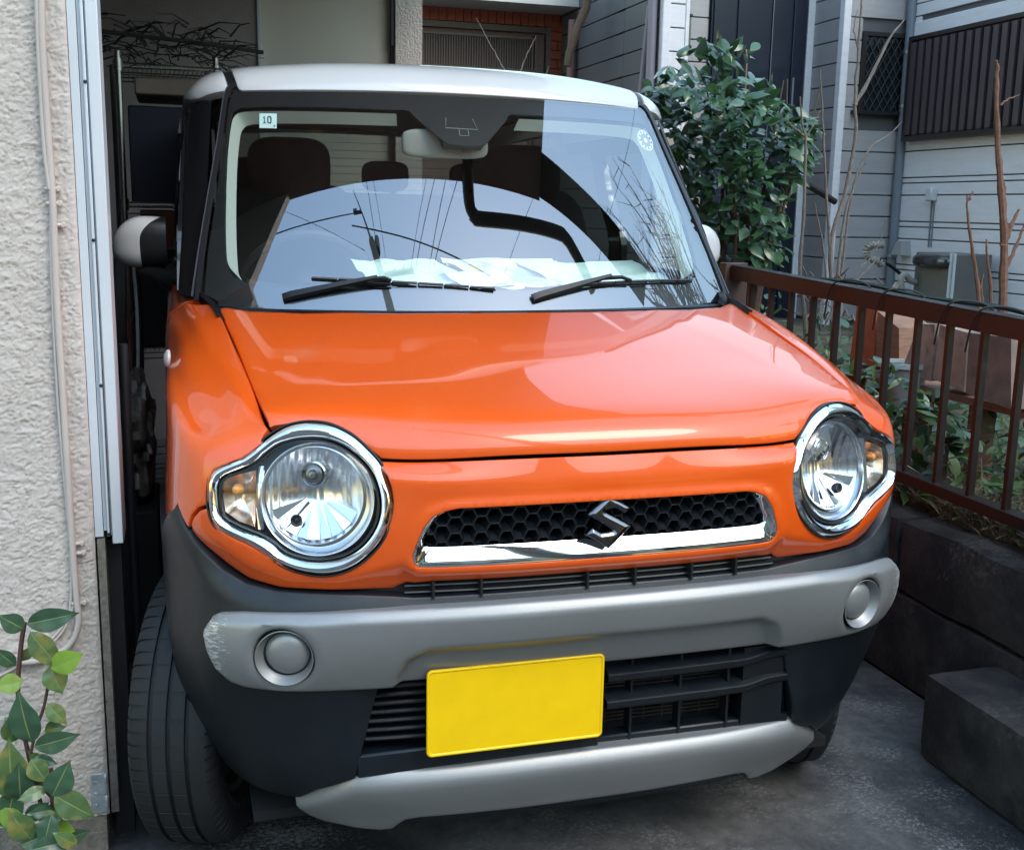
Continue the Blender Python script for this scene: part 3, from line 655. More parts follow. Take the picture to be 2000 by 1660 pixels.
ribbon('screen_moulding', WS, [(.575, .601), (.590, .597), (.607, .582), (.616, .55), (.626, .45), (.640, .32), (.651, .15), (.655, .02)], .013, .000, trimk, car, .008)
ribbon('pillar_lip', WS, [(.605, .60), (.622, .565), (.634, .45), (.648, .32), (.660, .15), (.667, .03)], .004, .004, mat('lip_grey', (.10, .105, .12), .25, metal=.3), car, .004)
# inner pillar trims seen through the glass
for sg in (1, -1):
    P = [(.575, .105), (.590, .125), (.597, .16), (.604, .27), (.606, .41), (.599, .50), (.588, .528), (.563, .540), (.50, .544), (.38, .546), (.16, .546)]
    P = smoothc(P, 70, closed=False); A = WS.at(P)-WS.nrm(P)*.014; c0 = np.array([.02, .30]); wd_ = np.interp(np.arange(len(P)), [0, len(P)*.15, len(P)*.55, len(P)*.72, len(P)], [.012, .026, .030, .030, .022])[:, None]
    Q = P+(c0-P)*wd_; Bp = WS.at(Q)-WS.nrm(Q)*.05
    n = len(P); V = [tuple(p*[sg, 1, 1]) for p in np.concatenate([A, Bp])]; b = MB(); b.add(V, [[i, i+1, n+i+1, n+i] for i in range(n-1)]); b.build('inner_pillar_trim', lining, car, sharp=0)
# ---------------------------------------------------------------- roof
seam = .556
ROOFC = sym([(0, .006), (.3, .006), (.48, .006), (.530, .006), (.5395, .012), (.543, .03), (.546, .10), (.547, .3), (.547, 1.2), (.545, 2.15), (.52, 2.19), (0, 2.19)])
panel('roof', ROOF, [ROOFC], [], white, car, h=.03, rim=.006, depth=.02)
ROOFS = [(.5665, .012), (.60, .010), (.645, .012), (.668, .015), (.690, .05), (.70, .10), (.703, .3), (.703, 2.15), (.60, 2.19), (.567, 2.19), (.5665, .3)]
for mir in (False, True): panel('roof_rail', ROOF, [ROOFS], [], white, car, h=.025, rim=.006, depth=.02, mirror=mir)
for mir in (False, True): panel('roof_ditch_moulding', ROOF, [[(.548, .005), (.566, .005), (.566, 2.18), (.548, 2.18)]], [], trimk, car, h=.02, off=-.006, rim=0, depth=0, mirror=mir)
# ---------------------------------------------------------------- pillars and upper sides
PIL = Net([0, .33, .66, 1.0, 1.4], [0, .15, .3, .45, .6], [
 [(.640, .835, 1.075), (.672, .865, 1.08), (.692, .92, 1.085), (.700, 1.00, 1.09), (.700, 1.3, 1.09)],
 [(.632, .915, 1.185), (.660, .945, 1.19), (.682, 1.00, 1.20), (.692, 1.08, 1.20), (.693, 1.4, 1.20)],
 [(.621, 1.005, 1.31), (.646, 1.035, 1.315), (.668, 1.09, 1.32), (.680, 1.17, 1.32), (.682, 1.5, 1.32)],
 [(.610, 1.10, 1.43), (.632, 1.13, 1.435), (.653, 1.18, 1.44), (.667, 1.26, 1.44), (.670, 1.5, 1.44)],
 [(.598, 1.19, 1.545), (.615, 1.215, 1.55), (.640, 1.26, 1.545), (.657, 1.33, 1.52), (.660, 1.6, 1.52)]], True)
for mir in (False, True):
    panel('a_pillar', PIL, [[(0.03, .0), (1.0, .0), (1.0, .59), (.03, .59)]], [], black, car, h=.04, rim=0, depth=0, mirror=mir)
SIDE = Net([0, 1, 2, 3, 3.3], [0, .12, .25, .38, .45], [
 [(.700, .95, 1.09), (.70, 1.6, 1.10), (.70, 2.4, 1.10), (.685, 3.0, 1.10), (.62, 3.25, 1.10)],
 [(.695, 1.02, 1.21), (.695, 1.6, 1.21), (.695, 2.4, 1.21), (.68, 3.0, 1.21), (.62, 3.24, 1.21)],
 [(.684, 1.13, 1.33), (.686, 1.7, 1.33), (.686, 2.4, 1.33), (.67, 2.98, 1.33), (.61, 3.22, 1.33)],
 [(.671, 1.25, 1.45), (.674, 1.75, 1.45), (.674, 2.4, 1.45), (.66, 2.95, 1.45), (.60, 3.2, 1.45)],
 [(.662, 1.32, 1.52), (.665, 1.8, 1.52), (.665, 2.4, 1.52), (.65, 2.93, 1.52), (.59, 3.18, 1.52)]], True)
for mir in (False, True):
    W1 = [(.12, .03), (1.02, .03), (1.0, .41), (.16, .41)]; W2 = [(1.16, .03), (2.2, .03), (2.15, .41), (1.14, .41)]
    panel('side_frame', SIDE, [[(0, 0), (3.3, 0), (3.3, .45), (0, .45)]], [W1, W2], black, car, h=.08, rim=0, depth=.02, mirror=mir)
    for Wd in (W1, W2): panel('side_window', SIDE, [Wd], [], sideglass, car, h=.15, off=-.008, rim=0, depth=0, mirror=mir)
    panel('door_visor', SIDE, [[(.10, .395), (1.06, .395), (1.05, .435), (.14, .435)]], [], mat('smoked_visor', (.10, .10, .09), .15, coat=1) if not mir else bpy.data.materials['smoked_visor'], car, h=.05, off=.012, rim=0, depth=.006, mirror=mir)
    panel('door', BODY, [[(1.497, .30), (2.45, .30), (2.45, .985), (1.497, .985)]], [], orange, car, h=.05, mirror=mir)
    panel('rear_door', BODY, [[(2.46, .45), (3.3, .45), (3.3, .985), (2.46, .985)]], [], orange, car, h=.06, mirror=mir)
    panel('sill', BODY, [[(1.497, .2), (2.7, .2), (2.7, .296), (1.497, .296)]], [], clad, car, h=.06, mirror=mir, off=.008)
    panel('belt_moulding', BODY, [[(1.25, .993), (3.6, .993), (3.6, 1.0), (1.25, 1.0)]], [], trimk, car, h=.03, mirror=mir, rim=0, off=.006, depth=.03)
# rear end with its window
b = MB(); o = [(-.66, .3), (.66, .3), (.69, .9), (.66, 1.12), (.61, 1.635), (-.61, 1.635), (-.66, 1.12), (-.69, .9)]; w_ = [(-.57, 1.13), (.57, 1.13), (.55, 1.605), (-.55, 1.605)]
pts = [Vector(p) for p in o+w_]; V2, _, F2, _, _, _ = delaunay_2d_cdt(pts, [(i, (i+1) % 8) for i in range(8)]+[(8+i, 8+(i+1) % 4) for i in range(4)], [], 0, 1e-6)
q = np.array([[v.x, v.y] for v in V2]); F = [f for f in F2 if inpoly(q[list(f)].mean(0)[None], np.array(o))[0] and not inpoly(q[list(f)].mean(0)[None], np.array(w_))[0]]
ry = lambda z: 3.26-.0*(z-.3)-.10*max(0, z-1.1)
mesh('tailgate', [(x, ry(z), z) for x, z in q], F, orange, car, smooth=False)
mesh('tailgate_trim', [(x*.985, ry(z)-.012, z) for x, z in q], F, dashm, car, smooth=False)
mesh('rear_window', [(x, ry(z)-.005, z) for x, z in w_], [[0, 1, 2, 3]], sideglass, car, smooth=False)
b = MB()
for k in range(13): z = 1.16+k*.033; b.bb((-.50, ry(z)-.009, z), (.50, ry(z)-.007, z+.0016))
b.build('defroster_lines', mat('heater_line', (.10, .06, .04), .6), car, smooth=False)
# ---------------------------------------------------------------- cabin
b = MB(); b.bb((-.66, 1.1, .30), (.66, 3.2, .32)); b.build('cabin_floor', void, car, smooth=False)
panel('headliner', ROOF, [sym([(0, .02), (.56, .02), (.60, .3), (.60, 2.1), (0, 2.1)])], [], mat('headliner_grey', (.10, .10, .095), .9), car, h=.1, off=-.018, rim=0, depth=0, flip=True)
b = MB()
V = []; n = 15
prof = [(.70, 1.045), (.80, 1.068), (.92, 1.085), (1.06, 1.092), (1.16, 1.085), (1.22, 1.03), (1.20, .85)]
for y, z in prof: V += [(x, y+.10*(x/.62)**2*(1 if y < 1.1 else .3), z) for x in np.linspace(-.62, .62, n)]
b.add(V, [[j*n+i, j*n+i+1, (j+1)*n+i+1, (j+1)*n+i] for j in range(len(prof)-1) for i in range(n-1)]); b.build('dashboard', dashm, car)
b = MB(); C = Vector((-.36, 1.30, 1.055)); ax = Vector((0, .88, .47)).normalized(); X, Y, Z = frame(ax)
b.tube([C+X*.18*math.cos(t)+Y*.18*math.sin(t) for t in np.linspace(0, 2*math.pi, 40)], .014, 8)
for t in (.2, 2.9, 4.7): b.tube([C-ax*.0, C+X*.17*math.cos(t)+Y*.17*math.sin(t)], .012, 6)
b.lathe([(.001, -.03), (.05, -.025), (.06, 0), (.05, .05)], C, ax, 16); b.build('steering_wheel', dashm, car)
def cushion(b, c, d, p=4.0, n=14):
    # rounded pillow: superellipsoid
    V = []; F = []; c = Vector(c); sg = lambda v, e: math.copysign(abs(v)**e, v)
    for i in range(n+1):
        u = -math.pi/2+math.pi*i/n
        for j in range(2*n):
            w = 2*math.pi*j/(2*n); e = 2/p; V.append(c+Vector((d[0]/2*sg(math.cos(u), e)*sg(math.cos(w), e), d[1]/2*sg(math.cos(u), e)*sg(math.sin(w), e), d[2]/2*sg(math.sin(u), e))))
    for i in range(n):
        for j in range(2*n): F.append([i*2*n+j, i*2*n+(j+1) % (2*n), (i+1)*2*n+(j+1) % (2*n), (i+1)*2*n+j])
    b.add(V, F)
for x in (-.365, .365):
    b = MB(); cushion(b, (x, 1.72, 1.03), (.46, .16, .66)); s_ = b.build('front_seat', fabric, car)
    b = MB(); cushion(b, (x, 1.70, 1.395), (.245, .13, .185), 3.6); b.build('headrest', fabric, s_)
    b = MB(); b.tube([(x-.06, 1.72, 1.3), (x-.06, 1.71, 1.38)], .006); b.tube([(x+.06, 1.72, 1.3), (x+.06, 1.71, 1.38)], .006); b.build('headrest_post', dchrome, s_)
    b = MB(); cushion(b, (x, 1.50, .62), (.48, .52, .16)); b.build('seat_cushion', fabric, s_)
b = MB(); cushion(b, (0, 2.72, 1.03), (1.16, .16, .62), 6); rs = b.build('rear_seat', fabric, car)
for x in (-.40, .105, .46): b = MB(); cushion(b, (x, 2.70, 1.405), (.185, .09, .12), 3.6); b.build('rear_headrest', fabric, rs)
# interior mirror, camera pod on the screen
b = MB(); cushion(b, (-.038, 1.045, 1.447), (.222, .035, .070), 5); b.build('rear_view_mirror', mat('mirror_shell', (.30, .31, .29), .55), car)
b = MB(); V = []
for q_, d_ in (((-.082, .548), .006), ((.082, .548), .006), ((.055, .470), .006), ((-.055, .470), .006), ((-.075, .54), .045), ((.075, .54), .045), ((.05, .475), .045), ((-.05, .475), .045)):
    q2 = np.array([q_]); V.append(tuple(WS.at(q2)[0]-WS.nrm(q2)[0]*d_))
b.add(V, [[0, 1, 2, 3], [4, 7, 6, 5], [0, 4, 5, 1], [1, 5, 6, 2], [2, 6, 7, 3], [3, 7, 4, 0]]); b.build('camera_pod', trimk, car, smooth=False)
def wsline(b, pts, r=.0012, off=-.0005):
    b.tube([tuple(WS.at([p])[0]+WS.nrm([p])[0]*off) for p in pts], r, 5)
b = MB(); wsline(b, [(-.040, .528), (-.045, .500), (.036, .498), (.028, .528)]); wsline(b, [(-.012, .496), (-.013, .480), (.010, .479), (.011, .496)]); b.build('camera_window_outline', mat('outline_grey', (.30, .34, .36), .5), car)
# stickers on the glass
def patch(net, P, off):
    V = net.at(P)+net.nrm(P)*off; return [tuple(v) for v in V]
sticker = mat('sticker_paper', (.75, .95, .93), .6); ink = mat('sticker_ink', (.02, .05, .09), .6)
sq = [(-.508, .4855), (-.463, .4855), (-.461, .5265), (-.507, .5265)]
st = mesh('inspection_sticker', patch(WS, sq, .0005), [[0, 1, 2, 3]], sticker, ws, smooth=False)
def glyph(ch, x, y, w, h, b, net, off=.0012, t=.22):
    S = {'1': [(.38, 0, .62, 1), (.2, .74, .45, .9), (.15, 0, .85, .14)], '0': [(.05, .15, .30, .85), (.70, .15, .95, .85), (.15, 0, .85, .16), (.15, .84, .85, 1)]}[ch]
    for x0, y0, x1, y1 in S: b.add(patch(net, [(x+w*x0, y+h*y0), (x+w*x1, y+h*y0), (x+w*x1, y+h*y1), (x+w*x0, y+h*y1)], off), [[0, 1, 2, 3]])
b = MB(); glyph('1', -.499, .498, .010, .0205, b, WS); glyph('0', -.487, .498, .0125, .0205, b, WS)
b.add(patch(WS, [(-.4705, .4895), (-.4665, .4895), (-.4665, .4935), (-.4705, .4935)], .0012), [[0, 1, 2, 3]]); b.build('sticker_number', ink, st, smooth=False)
rc, rr0 = np.array([.553, .492]), .031; wst = mat('ring_sticker_white', (.92, .90, .88), .6); b = MB()
P = [rc+np.array([math.cos(t), math.sin(t)])*rr0*f for f in (1, .93) for t in np.linspace(0, 2*math.pi, 40, endpoint=False)]; b.add(patch(WS, np.array(P), .0008), [[k, (k+1) % 40, 40+(k+1) % 40, 40+k] for k in range(40)])
for k in range(11):
    a = 2*math.pi*k/11; c_ = rc+np.array([math.cos(a), math.sin(a)])*.0235; P = [c_+np.array([math.cos(t), math.sin(t)])*.0046*(1 if i % 2 else .6) for i, t in enumerate(np.linspace(a, a+2*math.pi, 6, endpoint=False))]; b.add(patch(WS, np.array(P), .0009), [list(range(6))])
P = [rc+np.array([math.cos(t), math.sin(t)])*(.0095 if i % 2 else .005) for i, t in enumerate(np.linspace(0, 2*math.pi, 16, endpoint=False))]; b.add(patch(WS, np.array(P), .0009), [list(range(16))])
b.build('round_sticker', wst, ws, smooth=False)
# ---------------------------------------------------------------- wipers and cowl
b = MB(); V = []; xs = np.linspace(-.66, .66, 41); 
for x in xs:
    p = WS.at([(x, .0)])[0]; q_ = HOOD.at([(x, .62)])[0]
    V += [(x, p[1]-.005, 1.062), (x, p[1]-.03, 1.060), (x, min(q_[1]+.06+.25*x*x, p[1]-.02), 1.045)]
b.add(V, [[i*3+j, (i+1)*3+j, (i+1)*3+j+1, i*3+j+1] for i in range(40) for j in range(2)]); b.build('cowl', trimk, car)
for sg in (1, -1):
    b = MB(); b.add([(sg*x, y, z) for x, y, z in ((.615, .74, 1.081), (.69, .93, 1.106), (.69, 1.05, 1.108), (.64, .86, 1.092), (.615, .74, 1.06), (.69, .93, 1.08), (.69, 1.05, 1.08), (.64, .86, 1.07))], [[0, 1, 2, 3], [4, 7, 6, 5], [0, 4, 5, 1], [1, 5, 6, 2], [2, 6, 7, 3], [3, 7, 4, 0]]); b.build('pillar_foot', trimk, car, sharp=20)
def wiper(p0, p1, p2, p3):
    # pivot, elbow, blade tip, blade heel (points on the glass)
    lift = lambda p, h: Vector(p)+Vector((0, -.80, .60))*h
    b = MB(); a, e = lift(p0, .016), lift(p1, .020); tip = lift(p2, .008); heel = lift(p3, .010)
    d = (e-a).normalized(); n = Vector((0, -.8, .6)); s_ = d.cross(n)
    V = []
    for t, w, h in ((0, .011, .006), (.08, .011, .011), (.6, .008, .009), (1, .005, .006)):
        c_ = a.lerp(e, t); V += [c_-s_*w, c_-s_*w*.7+n*h, c_+s_*w*.7+n*h, c_+s_*w]
    b.add(V, [[i*4+j, i*4+j+1, (i+1)*4+j+1, (i+1)*4+j] for i in range(3) for j in range(3)]+[[3, 2, 1, 0], [12, 13, 14, 15]])
    arm_ = b.build('wiper', trimk, car, sharp=20)
    m_ = heel.lerp(tip, .42); b = MB(); b.tube([e-d*.02, e+(m_-e)*.5+n*.012, m_+n*.016], [.006, .005, .004], 6); b.build('wiper_arm', trimk, arm_)
    b = MB(); N = 7
    for i in range(N):
        t0, t1 = i/N, (i+.93)/N; q0, q1 = heel.lerp(tip, t0), heel.lerp(tip, t1); hh = .008+.004*math.sin(math.pi*(t0+.07)); b.tube([q0+n*hh, q1+n*hh], .0032, 5)
        b.tube([q0+n*.002, q0+n*hh], .002, 4)
    b.tube([heel, heel.lerp(tip, .5)-n*.000, tip], [.0030, .0045, .0030], 6); b.build('wiper_blade', trimk, arm_)
    return arm_
wiper((-.475, .770, 1.076), (-.268, .738, 1.121), (.003, .706, 1.100), (-.41, .760, 1.120))
wiper((.088, .695, 1.078), (.300, .748, 1.124), (.551, .820, 1.112), (.215, .722, 1.108))
# ---------------------------------------------------------------- door mirrors
for sg in (1, -1):
    C = Vector((.789, 1.265, 1.186)); n = 64
    def mshell(u0, u1, m):
        V = []
        for i in range(m):
            for j in range(n):
                t = 2*math.pi*j/n; cy, cz = math.cos(t), math.sin(t); ub = (-.04-.85*max(0, cz)**1.6+.05*cz)*sstep(np.array(-cy+.35), 0, .5)-.2*(1-sstep(np.array(-cy+.35), 0, .5))
                a, c_ = (ub if u0 is None else u0), (ub if u1 is None else u1); u = float(a+(c_-a)*i/(m-1))
                r = math.sqrt(max(0.0004, 1-((u+.15)/1.15)**2)) if u > -.15 else 1-.12*(u+.15)**2; e = .68
                yy = math.copysign(abs(cy)**e, cy)*.060*r*(1 if cy < 0 else .45); zz = math.copysign(abs(cz)**e, cz)*.066*r
                V.append((sg*(C.x+.067*u), C.y+yy+.014*u, C.z+zz+(.006*(1-u)*.5)-.010*max(0, u)**2))
        F = [[i*n+j, (i+1)*n+j, (i+1)*n+(j+1) % n, i*n+(j+1) % n] for i in range(m-1) for j in range(n)]+[[(m-1)*n+j for j in range(n)][::-1], list(range(n))]
        return V, ([f[::-1] for f in F] if sg == 1 else F)
    V, F = mshell(None, 1, 20); mr = mesh('door_mirror', V, F[:-1], white, car, sharp=60)
    V, F = mshell(-1, None, 12); mesh('mirror_housing', V, F[:-2]+F[-1:], trimk, mr, sharp=60)
    b = MB(); b.tube([(sg*.69, 1.17, 1.085), (sg*.715, 1.18, 1.098), (sg*.75, 1.21, 1.108), (sg*.79, 1.25, 1.118)], [.032, .026, .020, .014], 10); b.build('mirror_foot', trimk, mr)
    b = MB(); b.lathe([(.0001, .008), (.010, .007), (.017, .003), (.019, -.002)], BODY.at([(1.165, .90)])[0]*[sg, 1, 1], (sg, -.2, .1), 20); b.build('side_marker_lamp', mat('marker_lens', (.62, .58, .55), .25, coat=1) if sg == 1 else bpy.data.materials['marker_lens'], car)
# ---------------------------------------------------------------- wheels
def tyre_mesh():
    R0, Wd = .289, .165; prof = []
    hx = Wd/2
    # cross-section (x, r) from outer bead over the tread to the inner bead, with three grooves
    prof = [(-.058, .190), (-.072, .200), (-.081, .225), (-.0825, .250), (-.080, .268), (-.072, .2805), (-.066, .2850)]
    for g in (-.034, 0.0, .034): prof += [(g-.0045, .2885), (g-.0035, .2820), (g+.0035, .2820), (g+.0045, .2885)]
    prof += [(.066, .2850), (.072, .2805), (.080, .268), (.0825, .250), (.081, .225), (.072, .200), (.058, .190)]
    NP = 74; ang = []
    for k in range(NP):
        for f, dn in ((0, 0), (.80, 0), (.815, 1), (.985, 1)): ang.append((2*math.pi*(k+f)/NP, dn, k))
    n = len(ang); V = []; F = []
    for t, dn, k in ang:
        for i, (x, r) in enumerate(prof):
            if dn and i in (3, 4, 5, 6, 20, 21, 22, 23): r -= (.0055 if k % 2 else .004)
            if dn and k % 2 and i in (10, 11, 14, 15): r -= .0012
            V.append((x, r*math.cos(t), r*math.sin(t)))
    m = len(prof); F = [[k*m+i, k*m+i+1, ((k+1) % n)*m+i+1, ((k+1) % n)*m+i] for k in range(n) for i in range(m-1)]
    return V, F
def rim_mesh():
    b = MB(); b.lathe([(.192, -.060), (.196, -.064), (.188, -.050), (.178, -.02), (.178, .055), (.192, .062)], (0, 0, 0), (1, 0, 0), 48)
    for k in range(6):
        t = 2*math.pi*k/6; d = Vector((0, math.cos(t), math.sin(t))); s_ = Vector((0, -math.sin(t), math.cos(t)))
        V = [d*.04-s_*.022+Vector((-.052, 0, 0)), d*.04+s_*.022+Vector((-.052, 0, 0)), d*.185+s_*.016+Vector((-.058, 0, 0)), d*.185-s_*.016+Vector((-.058, 0, 0))]; b.add(V+[v+Vector((.022, 0, 0)) for v in V], [[0, 1, 2, 3], [4, 7, 6, 5], [0, 4, 5, 1], [1, 5, 6, 2], [2, 6, 7, 3], [3, 7, 4, 0]])
    b.lathe([(.0001, -.064), (.045, -.062), (.055, -.05), (.055, 0)], (0, 0, 0), (1, 0, 0), 24); b.lathe([(.06, .02), (.178, .02), (.178, .03), (.06, .03)], (0, 0, 0), (1, 0, 0), 32)
    return b.V, b.F
TV, TF = tyre_mesh(); RV_, RF = rim_mesh()
for sx, y, steer in ((-.664, .470, -17), (.660, .470, -17), (-.655, 2.90, 0), (.655, 2.90, 0)):
    M_ = Matrix.Rotation(math.radians(steer), 3, 'Z'); c_ = Vector((sx, y, .288)); fl_ = 1 if sx < 0 else -1
    V = [c_+M_@Vector((v[0]*fl_, v[1], v[2])) for v in RV_]; wh = mesh('wheel', V, RF if fl_ == 1 else [f[::-1] for f in RF], alloy, car)
    V = [c_+M_@Vector(v) for v in TV]; mesh('tyre', V, [f[::-1] for f in TF], rubber, wh, sharp=35)
# splash shield and hub behind the front wheel
b = MB(); b.bb((-.52, .40, .20), (-.40, .80, .55)); b.bb((.40, .40, .20), (.52, .80, .55)); b.build('suspension', void, car, smooth=False)
# ---------------------------------------------------------------- materials of the place
conc = mat('driveway_concrete', (.098, .094, .089), .72, col2=(.020, .020, .021), c2=(.42, .60), c2scale=1.6, var=.35, vscale=26, bump=.0012, bscale=240, rvar=.12)
def speckle(m, tone, scale, lo, hi):   # pale worn grit on the old concrete
    nt = m.node_tree; b = nt.nodes['Principled BSDF']; g = rnode(nt, 'ShaderNodeNewGeometry')
    n = rnode(nt, 'ShaderNodeTexNoise'); n.inputs['Scale'].default_value = scale; n.inputs['Detail'].default_value = 8; n.inputs['Roughness'].default_value = .75; nt.links.new(g.outputs['Position'], n.inputs['Vector'])
    n2 = rnode(nt, 'ShaderNodeTexNoise'); n2.inputs['Scale'].default_value = 4.5; n2.inputs['Detail'].default_value = 4; nt.links.new(g.outputs['Position'], n2.inputs['Vector'])
    a = rnode(nt, 'ShaderNodeMath', operation='MULTIPLY_ADD'); nt.links.new(n2.outputs['Fac'], a.inputs[0]); a.inputs[1].default_value = .8; nt.links.new(n.outputs['Fac'], a.inputs[2])
    r = rnode(nt, 'ShaderNodeMapRange'); r.inputs[1].default_value = lo; r.inputs[2].default_value = hi; nt.links.new(a.outputs[0], r.inputs[0])
    mx = rnode(nt, 'ShaderNodeMix', data_type='RGBA'); nt.links.new(b.inputs['Base Color'].links[0].from_socket, mx.inputs[6]); mx.inputs[7].default_value = (*tone, 1); nt.links.new(r.outputs[0], mx.inputs[0]); nt.links.new(mx.outputs[2], b.inputs['Base Color']); return m
speckle(orange, (.62, .30, .17), 900, 1.10, 1.22)
speckle(conc, (.24, .24, .23), 105, .95, 1.14)
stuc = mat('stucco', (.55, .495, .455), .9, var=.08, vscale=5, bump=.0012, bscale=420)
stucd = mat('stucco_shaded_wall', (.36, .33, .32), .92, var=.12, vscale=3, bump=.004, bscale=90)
cream = mat('cream_wall', (.66, .63, .54), .85, var=.05, vscale=2)
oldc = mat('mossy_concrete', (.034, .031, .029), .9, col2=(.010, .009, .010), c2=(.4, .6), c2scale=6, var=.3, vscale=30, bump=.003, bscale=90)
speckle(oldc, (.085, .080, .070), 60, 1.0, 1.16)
soil = mat('garden_soil', (.075, .058, .040), .95, col2=(.13, .11, .07), c2=(.4, .62), c2scale=12, var=.3, vscale=40, bump=.006, bscale=60)
roughc = mat('bare_footing', (.20, .18, .15), .95, var=.3, vscale=60, bump=.004, bscale=180)
alum = mat('white_aluminium', (.56, .60, .64), .42, var=.03, coat=.2)
pvc = mat('beige_conduit', (.50, .44, .40), .55, var=.06)
zinc = mat('zinc_plate', (.45, .50, .53), .45, metal=.6, var=.25, vscale=60)
brown = mat('brown_rail_paint', (.014, .0085, .008), .42, var=.18, vscale=14, coat=.2)
wood = mat('garden_board', (.26, .15, .10), .85, var=.3, vscale=12, stretch=(1, 1, 6), bump=.002, bscale=40)
wood2 = mat('garden_board_pale', (.38, .29, .24), .85, var=.25, vscale=10, col2=(.17, .12, .10), c2=(.5, .7), c2scale=9)
terra = mat('terracotta', (.42, .13, .06), .85, var=.25, vscale=14)
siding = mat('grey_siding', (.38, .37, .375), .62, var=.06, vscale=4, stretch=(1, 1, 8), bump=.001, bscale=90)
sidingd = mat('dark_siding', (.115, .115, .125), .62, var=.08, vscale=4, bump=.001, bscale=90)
sidingl = mat('pale_siding', (.74, .74, .78), .6, var=.06, vscale=5, stretch=(1, 1, 8), bump=.0012, bscale=80)
navy = mat('navy_door', (.006, .012, .026), .35, var=.1, coat=.3)
pipeg = mat('grey_downpipe', (.17, .20, .24), .4)
louv = mat('brown_shutter', (.060, .048, .055), .5, var=.1)
darkf = mat('dark_window_frame', (.02, .018, .018), .4)
wglass = mat('dark_window_glass', (.012, .016, .020), .08, coat=.5)
brick = mat('red_tile', (.36, .085, .045), .7, var=.18, vscale=30)
mortar = mat('mortar', (.20, .14, .12), .9)
bark = mat('pale_bark', (.19, .165, .15), .85, var=.3, vscale=60, bump=.001, bscale=200)
barkr = mat('reddish_bark', (.19, .10, .07), .8, var=.3, vscale=60)
barkg = mat('brown_bark', (.11, .075, .05), .85, var=.3, vscale=60)
def leafmat(name, c, rough=.3, tr=.25, vary=.4, yellow=None):
    m = bpy.data.materials.new(name); m.use_nodes = True; nt = m.node_tree; b = nt.nodes['Principled BSDF']; L = nt.links.new
    oi = rnode(nt, 'ShaderNodeObjectInfo'); g = rnode(nt, 'ShaderNodeNewGeometry'); r = rnode(nt, 'ShaderNodeMapRange'); r.inputs[3].default_value = 1-vary; r.inputs[4].default_value = 1+vary
    n = rnode(nt, 'ShaderNodeTexNoise'); n.inputs['Scale'].default_value = 26; L(g.outputs['Position'], n.inputs['Vector'])
    ad = rnode(nt, 'ShaderNodeMath', operation='MULTIPLY_ADD'); L(oi.outputs['Random'], ad.inputs[0]); ad.inputs[1].default_value = .6; 
    ml = rnode(nt, 'ShaderNodeMath', operation='MULTIPLY'); L(n.outputs['Fac'], ml.inputs[0]); ml.inputs[1].default_value = .6; L(ml.outputs[0], ad.inputs[2]); L(ad.outputs[0], r.inputs[0])
    vm = rnode(nt, 'ShaderNodeVectorMath', operation='SCALE'); vm.inputs[0].default_value = c; L(r.outputs[0], vm.inputs[3]); src = vm.outputs[0]
    if yellow:
        n3 = rnode(nt, 'ShaderNodeTexNoise'); n3.inputs['Scale'].default_value = 30; n3.inputs['Detail'].default_value = 4; L(g.outputs['Position'], n3.inputs['Vector'])
        r3 = rnode(nt, 'ShaderNodeMapRange'); r3.inputs[1].default_value = .48; r3.inputs[2].default_value = .66; L(n3.outputs['Fac'], r3.inputs[0])
        mx = rnode(nt, 'ShaderNodeMix', data_type='RGBA'); L(r3.outputs[0], mx.inputs[0]); L(src, mx.inputs[6]); mx.inputs[7].default_value = (*yellow, 1); src = mx.outputs[2]
    L(src, b.inputs['Base Color']); b.inputs['Roughness'].default_value = rough; b.inputs['Coat Weight'].default_value = .35; b.inputs['Coat Roughness'].default_value = .25
    t = rnode(nt, 'ShaderNodeBsdfTranslucent'); sc3 = rnode(nt, 'ShaderNodeVectorMath', operation='SCALE'); L(src, sc3.inputs[0]); sc3.inputs[3].default_value = 1.6; L(sc3.outputs[0], t.inputs[0])
    mx = rnode(nt, 'ShaderNodeMixShader'); mx.inputs[0].default_value = tr; L(b.outputs[0], mx.inputs[1]); L(t.outputs[0], mx.inputs[2]); L(mx.outputs[0], nt.nodes['Material Output'].inputs[0]); return m
camel = leafmat('camellia_leaf', (.036, .098, .034), .28, .12, .55)
camel2 = leafmat('camellia_leaf_grey', (.070, .140, .085), .28, .12, .4)
camely = leafmat('yellow_green_leaf', (.26, .34, .03), .4, .3, .3)
lf1 = leafmat('shrub_leaf', (.085, .15, .05), .32, .2, .35, yellow=(.22, .22, .06))
lf2 = leafmat('shrub_leaf_dark', (.045, .10, .055), .3, .15, .3)
lf3 = leafmat('shrub_leaf_fresh', (.20, .34, .04), .35, .3, .25)
gcov = leafmat('ground_leaf', (.06, .12, .03), .45, .2, .5)
drym = leafmat('dry_grass', (.17, .135, .085), .9, .2, .5)
# ---------------------------------------------------------------- ground, garden bed
b = MB(); b.bb((-40, -40, -.02), (1.205, 40, 0)); b.build('ground', conc, kind='structure', smooth=False)
N = 70; V = []; xs = np.linspace(1.34, 9.5, N); ys = np.linspace(-3, 12, 100)
for y in ys:
    for x in xs: V.append((x, y, .44+.05*noise.noise(Vector((x*1.3, y*1.3, 0)))+.02*noise.noise(Vector((x*7, y*7, 3)))+.03*min(1, (x-1.3))))
mesh('garden_soil', V, [[j*N+i, j*N+i+1, (j+1)*N+i+1, (j+1)*N+i] for j in range(99) for i in range(N-1)], soil, kind='structure')
